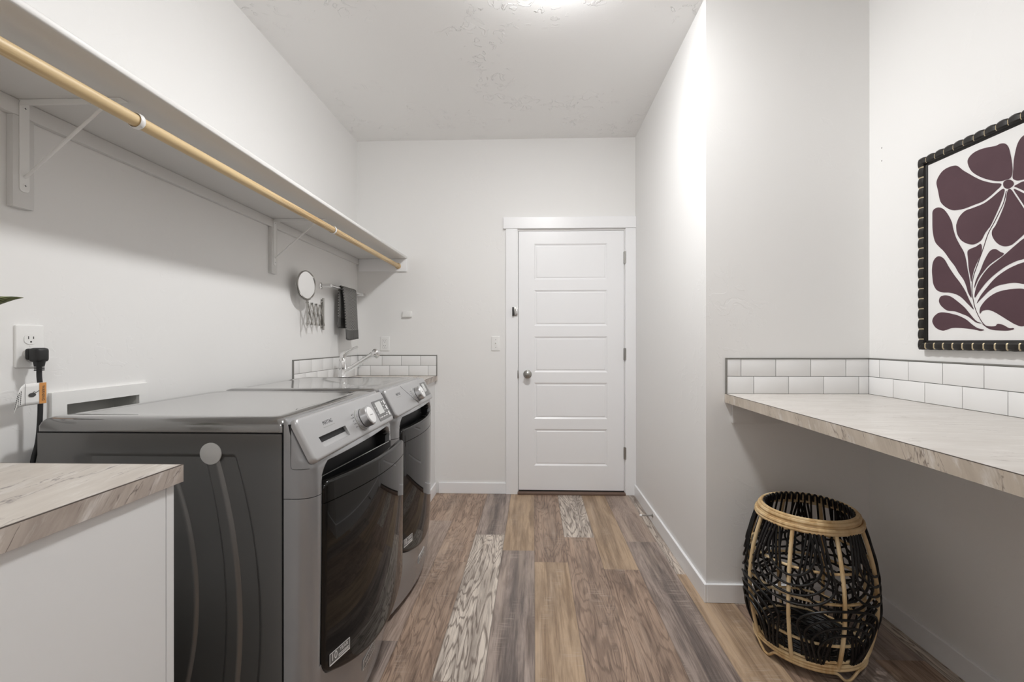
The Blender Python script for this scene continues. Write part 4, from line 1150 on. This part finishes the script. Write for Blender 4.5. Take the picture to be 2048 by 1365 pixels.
    for d in ((-.041, .041, .0155, .017), (-.041, .041, -.017, -.0135), (-.041, -.0395, -.017, .017), (.0395, .041, -.017, .017)): box(bm, d[0], d[1], d[2], d[3], .0002, .0008, M=KB)
    for q in range(2): box(bm, -.006, .036, -.0055-.0045*q, -.0035-.0045*q, .0003, .0007, M=KB)
    obj('badge_border', bm, M_INKW, bdg)
    text('badge_number', '10', .030, KB @ Matrix.Translation((-.023, .0015, .0005)), M_INKW, bdg, ext=.0002, sx=.85)
    text('badge_word', 'YEAR', .0145, KB @ Matrix.Translation((.016, .0065, .0005)), M_INKW, bdg, ext=.0002, sx=1.0)
    by, bz = .352, .128
    n1 = (lf(by+.04, bz)-lf(by-.04, bz))/.08; nz = (lf(by, bz+.02)-lf(by, bz-.02))/.04
    KB2 = frame_matrix((lf(by, bz)+.0012, by, bz), (n1, 1, 0), (nz, 0, 1))
    bd2 = prismo('brand_badge', rrect(.112, .036, .002, 2), -.0012, .0008, M_INKW, m, KB2)
    prismo('badge_plate', rrect(.104, .028, .0015, 2), .0006, .0011, M_PANELD, bd2, KB2)
    text('badge_lettering', 'MAYTAG', .0245, KB2 @ Matrix.Translation((0, 0, .0012)), M_INKW, bd2, ext=.0002, sx=.92)
    if kind == 'washer':
        f = latheo('felt_pad', [(.0, .0004), (.0285, .0004), (.0285, .0034), (.0275, .004), (0, .004)], M_FELT, m, 48, frame_matrix((.4785, .0005, .893), (1, 0, 0), (0, 0, 1)))
        f['label'] = 'round light grey felt pad stuck on the side panel'
    return m
machine('washing_machine', 1.182, 'washer', 'slate front-load washing machine nearest the camera with its door ajar', 'washing machine', .100)
machine('clothes_dryer', 1.907, 'dryer', 'slate front-load dryer with closed door, beyond the washing machine', 'clothes dryer', 0.0)

# ================================================================== washer cord
def cord():
    c = empty('power_cord', (XL, 1.213, 1.155), 'black power cord with large angled plug and warning tag at the outlet', 'power cord')
    bm = bmesh.new()
    # flat angled plug head
    box(bm, .0078, .019, -.013, .013, -.016, .015, bev=.005, seg=3)
    box(bm, .021, .050, -.017, .017, -.022, .017, bev=.008, seg=3)
    box(bm, .017, .023, -.010, .010, -.014, .012)
    tube(bm, [(.036, 0, -.016), (.036, 0, -.034)], [.0135, .0105], 16)
    for k in range(3): tube(bm, [(.036, 0, -.035-.004*k), (.036, 0, -.0375-.004*k)], .0105, 14)
    obj('plug', bm, M_RUBBER, c, smooth=True)
    pts = spline([(.036, 0, -.030), (.036, 0, -.060), (.038, .001, -.10), (.037, .001, -.17), (.034, -.002, -.24), (.030, -.012, -.30), (.028, -.022, -.42), (.030, -.03, -.70), (.035, -.02, -1.10)], 8)
    bm = bmesh.new(); tube(bm, pts, .0058, 12); obj('cable', bm, M_RUBBER, c, smooth=True)
    # flag tag wrapped round the cable and curling towards the camera
    bm = bmesh.new(); NS = 26; zt_, zb_ = -.078, -.136
    sp = [(.0445, .010), (.0452, .004), (.045, -.002), (.0445, -.008)] + [(.0445+.0005*k, -.010-.0045*k) for k in range(1, 9)] + [(.0485+.0009*k*k*.25, -.046-.0036*k) for k in range(1, 12)]
    g = []
    for i, (x, y) in enumerate(sp):
        k = max(0, i-11); ztop = zt_-.0045*k*k*.055-.0015*k; zbot = zb_-.00045*k*k*.3
        col = [bm.verts.new((x+.0*j, y-(.010 if k else 0)*j*k/11, ztop+(zbot-ztop)*j)) for j in [q/6 for q in range(7)]]
        g.append(col)
    for i in range(len(g)-1):
        for k in range(6): bm.faces.new((g[i][k], g[i+1][k], g[i+1][k+1], g[i][k+1]))
    tg = obj('warning_tag', bm, M_PAPER, c, smooth=True, angle=80)
    md = tg.modifiers.new('t', 'SOLIDIFY'); md.thickness = .0004
    bm = bmesh.new(); v = [bm.verts.new((x+.0007, y, z)) for (x, y) in sp[:4] for z in (zt_-.0005, zb_+.0005)]
    for i in range(3): bm.faces.new((v[2*i], v[2*i+2], v[2*i+3], v[2*i+1]))
    ob = obj('orange_band', bm, M_ORANGE, tg, smooth=True)
    KW = frame_matrix((.0462, .001, -.107), (0, 0, -1), (0, 1, 0))
    text('warning_word', 'WARNING', .0105, KW, M_INK, tg, ext=.0001, sx=.82)
    bm = bmesh.new()
    KG = frame_matrix((.0478, -.029, -.107), (-.1, -1, 0), (0, 0, 1))
    KG = frame_matrix((.0482, -.030, -.107), (-.11, 1, 0), (0, 0, 1))
    lathe(bm, [(.0075, 0), (.0075, .0003), (0, .0003)], 20, KG @ Matrix.Translation((.002, -.002, 0)) @ Matrix.Diagonal((1.35, .75, 1, 1)))
    tube(bm, [KG @ Vector(p) for p in ((.004, .004, .0003), (.007, .0065, .0003), (.012, .003, .0003), (.021, .008, .0003))], .0007, 6)
    box(bm, -.0172, -.0165, -.029, .029, 0, .0003, M=KG)
    obj('tag_symbol', bm, M_INK, tg)
    bm = bmesh.new()
    for r in range(4):
        i = 14+2*r; x, y = sp[i]; k = i-11
        for q in range(7):
            z1 = -.092-.0015*k-.0052*q; yy = y-.010*k/11*(q+1.4)/8
            box(bm, x+.0004, x+.0010, yy-.0006, yy+.0006, z1-.0038, z1)
    obj('small_print', bm, M_INK, tg)
cord()

# ================================================================== potted plant on the near counter (one leaf reaches into view)
def plant():
    p = empty('potted_plant', (-1.235, .60, .92), 'striped leaf plant in a grey pot at the left end of the counter', 'plant')
    latheo('pot', [(0, 0), (.052, 0), (.060, .012), (.070, .115), (.072, .125), (.066, .125), (.062, .108), (0, .108)], M_POT, p, 32)
    latheo('soil', [(.0625, .1085), (.03, .1125), (0, .112)], M_SOIL, p, 24)
    def leaf(base_, tip, wd, tilt, curl, sag=.0):
        b, t = Vector(base_), Vector(tip)
        bm = bmesh.new(); uv = bm.loops.layers.uv.new('UVMap'); n, mI = 28, 8; d = (t-b); L_ = d.length; d.normalize()
        s = d.cross(Vector((0, 0, 1))).normalized(); upv = s.cross(d)
        s = s*math.cos(tilt)+upv*math.sin(tilt); upv = s.cross(d)
        g = []
        for i in range(n+1):
            q = i/n; wq = wd*(math.sin(PI*q**.85)**.8)*(1-q)**.25*1.12 if 0 < q < 1 else .0006
            c = b+d*L_*q+Vector((0, 0, 1))*(sag*math.sin(PI*q)+curl*sstep(.80, 1.0, q))
            g.append([bm.verts.new(c+s*wq*(j/mI*2-1)+upv*(-.18*wq*(1-(j/mI*2-1)**2))) for j in range(mI+1)])
        for i in range(n):
            for j in range(mI):
                f = bm.faces.new((g[i][j], g[i+1][j], g[i+1][j+1], g[i][j+1]))
                for l_, (a, c) in zip(f.loops, ((i, j), (i+1, j), (i+1, j+1), (i, j+1))): l_[uv].uv = (a/n, c/mI)
        lo = obj('leaf', bm, M_LEAF, p, smooth=True, angle=80)
        m_ = lo.modifiers.new('t', 'SOLIDIFY'); m_.thickness = .0006
        tubeo('stalk', [(0+.01*b.x/.1, .01*b.y/.1, .11), (b.x*.6, b.y*.6, .11+(b.z-.11)*.7), tuple(b)], .0022, M_LEAF, p, 8)
    leaf((.026, .085, .365), (.1165, .368, .3535), .050, .75, .012, -.010)
    leaf((-.05, .05, .34), (-.10, .20, .42), .035, .2, .0, .02)
    leaf((.06, -.04, .33), (.20, -.16, .34), .04, .2, .0, .02)
    leaf((-.03, -.06, .36), (-.06, -.26, .38), .04, -.2, .0, .02)
    leaf((.0, -.03, .42), (.08, -.10, .54), .032, .1, .0, .02)
plant()

# ================================================================== rattan basket
def basket():
    b = empty('rattan_basket', (1.056, 1.806, 0), 'black and natural rattan barrel basket standing under the right countertop', 'basket')
    prof = [(.045, .176), (.09, .190), (.15, .203), (.22, .212), (.28, .213), (.34, .209), (.40, .199), (.46, .184), (.51, .168), (.55, .157)]
    def rad(z):
        for (a, ra), (c, rc) in zip(prof, prof[1:]):
            if z <= c:
                return ra+(rc-ra)*(z-a)/(c-a)
        return prof[-1][1]
    def P_(a, z, off=0.0): r = rad(z)+off; return (r*math.cos(a), r*math.sin(a), z)
    def ring(bm, z, off, r, n=64, flat=1.0):
        tube(bm, [P_(2*PI*k/n, z, off) for k in range(n)], r, 8, closed=True, flat=flat)
    a0 = math.radians(-90.5)
    for k in range(8):
        a = a0+PI/4*k
        obj_pts = [P_(a, .050+.462*q/24, .0045) for q in range(25)]
        bm = bmesh.new(); tube(bm, obj_pts, .0068, 10); obj('upright_rib', bm, M_RATTAN, b, smooth=True)
    for z, off, r in ((.550, .0005, .0062), (.541, .0045, .0075), (.530, .0015, .0060), (.523, .0100, .0072), (.5135, .0085, .0066)):
        bm = bmesh.new(); ring(bm, z, off, r); obj('rim_hoop', bm, M_RATTAN, b, smooth=True)
    for z, off, r in ((.285, -.008, .0052), (.385, -.006, .0050), (.135, -.008, .0050)):
        bm = bmesh.new(); ring(bm, z, off, r); obj('inner_hoop', bm, M_RATTAN, b, smooth=True)
    for z, off, r in ((.057, .004, .0062), (.047, .005, .0056), (.066, -.004, .0050)):
        bm = bmesh.new(); tube(bm, [((.178+off)*math.cos(2*PI*k/64), (.178+off)*math.sin(2*PI*k/64), z) for k in range(64)], r, 8, closed=True)
        obj('base_hoop', bm, M_RATTAN, b, smooth=True)
    # wavy foot wire touching the floor at four points
    fa = [math.radians(v) for v in (192, 282, 12, 102)]
    pts = []
    for k in range(144):
        a = 2*PI*k/144; d = min(abs((a-f+PI) % (2*PI)-PI) for f in fa); q = 1-sstep(.03, .28, d)
        pts.append(((.184-.006*q)*math.cos(a), (.184-.006*q)*math.sin(a), .0375-.0325*q))
    bm = bmesh.new(); tube(bm, pts, .0048, 8, closed=True); obj('foot_wire', bm, M_RATTAN, b, smooth=True)
    # black cane: nested drop loops from the rim, arches from the base, hairpins over the rim, woven bottom
    bm = bmesh.new(); i = 0
    for k in range(8):
        c = a0+PI/4*k
        for j, (hw, zb) in enumerate(((37.5, .268), (32.5, .299), (27.5, .330), (22, .362))):
            h_ = math.radians(hw); off = (.0015, .0105)[k % 2]; pts = []
            zt = .512; zc = zb+.085
            for q in range(9): pts.append(P_(c-h_*(.80+.20*q/8), zt+(zc-zt)*q/8, off))
            for q in range(1, 24): t = PI+PI*q/24; pts.append(P_(c+h_*math.cos(t), zc+(zc-zb)*math.sin(t), off))
            for q in range(9): pts.append(P_(c+h_*(1-.20*q/8), zc+(zt-zc)*q/8, off))
            tube(bm, pts, .0043, 7)
    obj('drop_loops', bm, M_RATTANB, b, smooth=True)
    bm = bmesh.new()
    for k in range(8):
        c = a0+PI/4*k
        for j, (hw, zt) in enumerate(((37.5, .274), (32, .246), (26.5, .218), (21, .190))):
            h_ = math.radians(hw); off = (.0125, .0020)[k % 2]; pts = []; zb = .052; zc = zt-.075
            for q in range(9): pts.append(P_(c-h_*(.78+.22*q/8), zb+(zc-zb)*q/8, off*(q/8)))
            for q in range(1, 24): t = PI-PI*q/24; pts.append(P_(c+h_*math.cos(t), zc+(zt-zc)*math.sin(t), off))
            for q in range(9): pts.append(P_(c+h_*(1-.22*q/8), zc+(zb-zc)*q/8, off*(1-q/8)))
            tube(bm, pts, .0043, 7)
    obj('arch_loops', bm, M_RATTANB, b, smooth=True)
    bm = bmesh.new()
    n = 44
    for k in range(n):
        a = 2*PI*k/n; h_ = PI/n*.62
        lift = .0065*math.cos(a-math.radians(60))-.0035
        pts = [P_(a-h_, .42, -.013), P_(a-h_, .50, -.013), P_(a-h_, .542, -.012), P_(a-h_*.8, .550, -.010), P_(a, .5545, -.009), P_(a+h_*.8, .550, -.010), P_(a+h_, .542, -.012), P_(a+h_, .525, -.0125)]
        tube(bm, spline([(x_, y_, z_+lift) for x_, y_, z_ in pts], 3), .0040, 6)
    obj('rim_hairpins', bm, M_RATTANB, b, smooth=True)
    bm = bmesh.new()
    for k in range(13):
        r = .012+.0128*k; tube(bm, [(r*math.cos(2*PI*q/40), r*math.sin(2*PI*q/40), .060+.002*(k % 2)) for q in range(40)], .0042, 6, closed=True)
    for k in range(24):
        a = 2*PI*k/24; tube(bm, [(.01*math.cos(a), .01*math.sin(a), .061), (.176*math.cos(a), .176*math.sin(a), .061)], .0026, 6)
    for k in range(40):
        a = 2*PI*k/40; tube(bm, [(.172*math.cos(a), .172*math.sin(a), .06), P_(a, .10, -.012), P_(a, .135, -.012)], .0030, 6)
    obj('woven_bottom', bm, M_RATTANB, b, smooth=True)
basket()

# ================================================================== ceiling lamp and added rear fill light
def lamp(x, y, strength, label):
    t = empty('ceiling_light', (x, y, ZC), label, 'ceiling light', 'flush ceiling lamps')
    latheo('lamp_base', [(0, -.0004), (.150, -.0004), (.152, -.004), (.152, -.024), (.146, -.028), (0, -.028)], M_NICKEL, t, 48)
    latheo('lamp_shade', [(.140, -.0285), (.139, -.038), (.124, -.052), (.090, -.063), (.045, -.069), (0, -.071)], m_emit('lit glass shade', LAMP_COLOR, strength), t, 48)
lamp(.10, 1.83, LAMP_MAIN, 'round flush ceiling lamp above the aisle beside the washing machine')
lamp(.10, -.55, FILL_REAR, 'added fill light behind the camera, shaped like a flush ceiling lamp')  # unseen lamp added for soft fill from behind
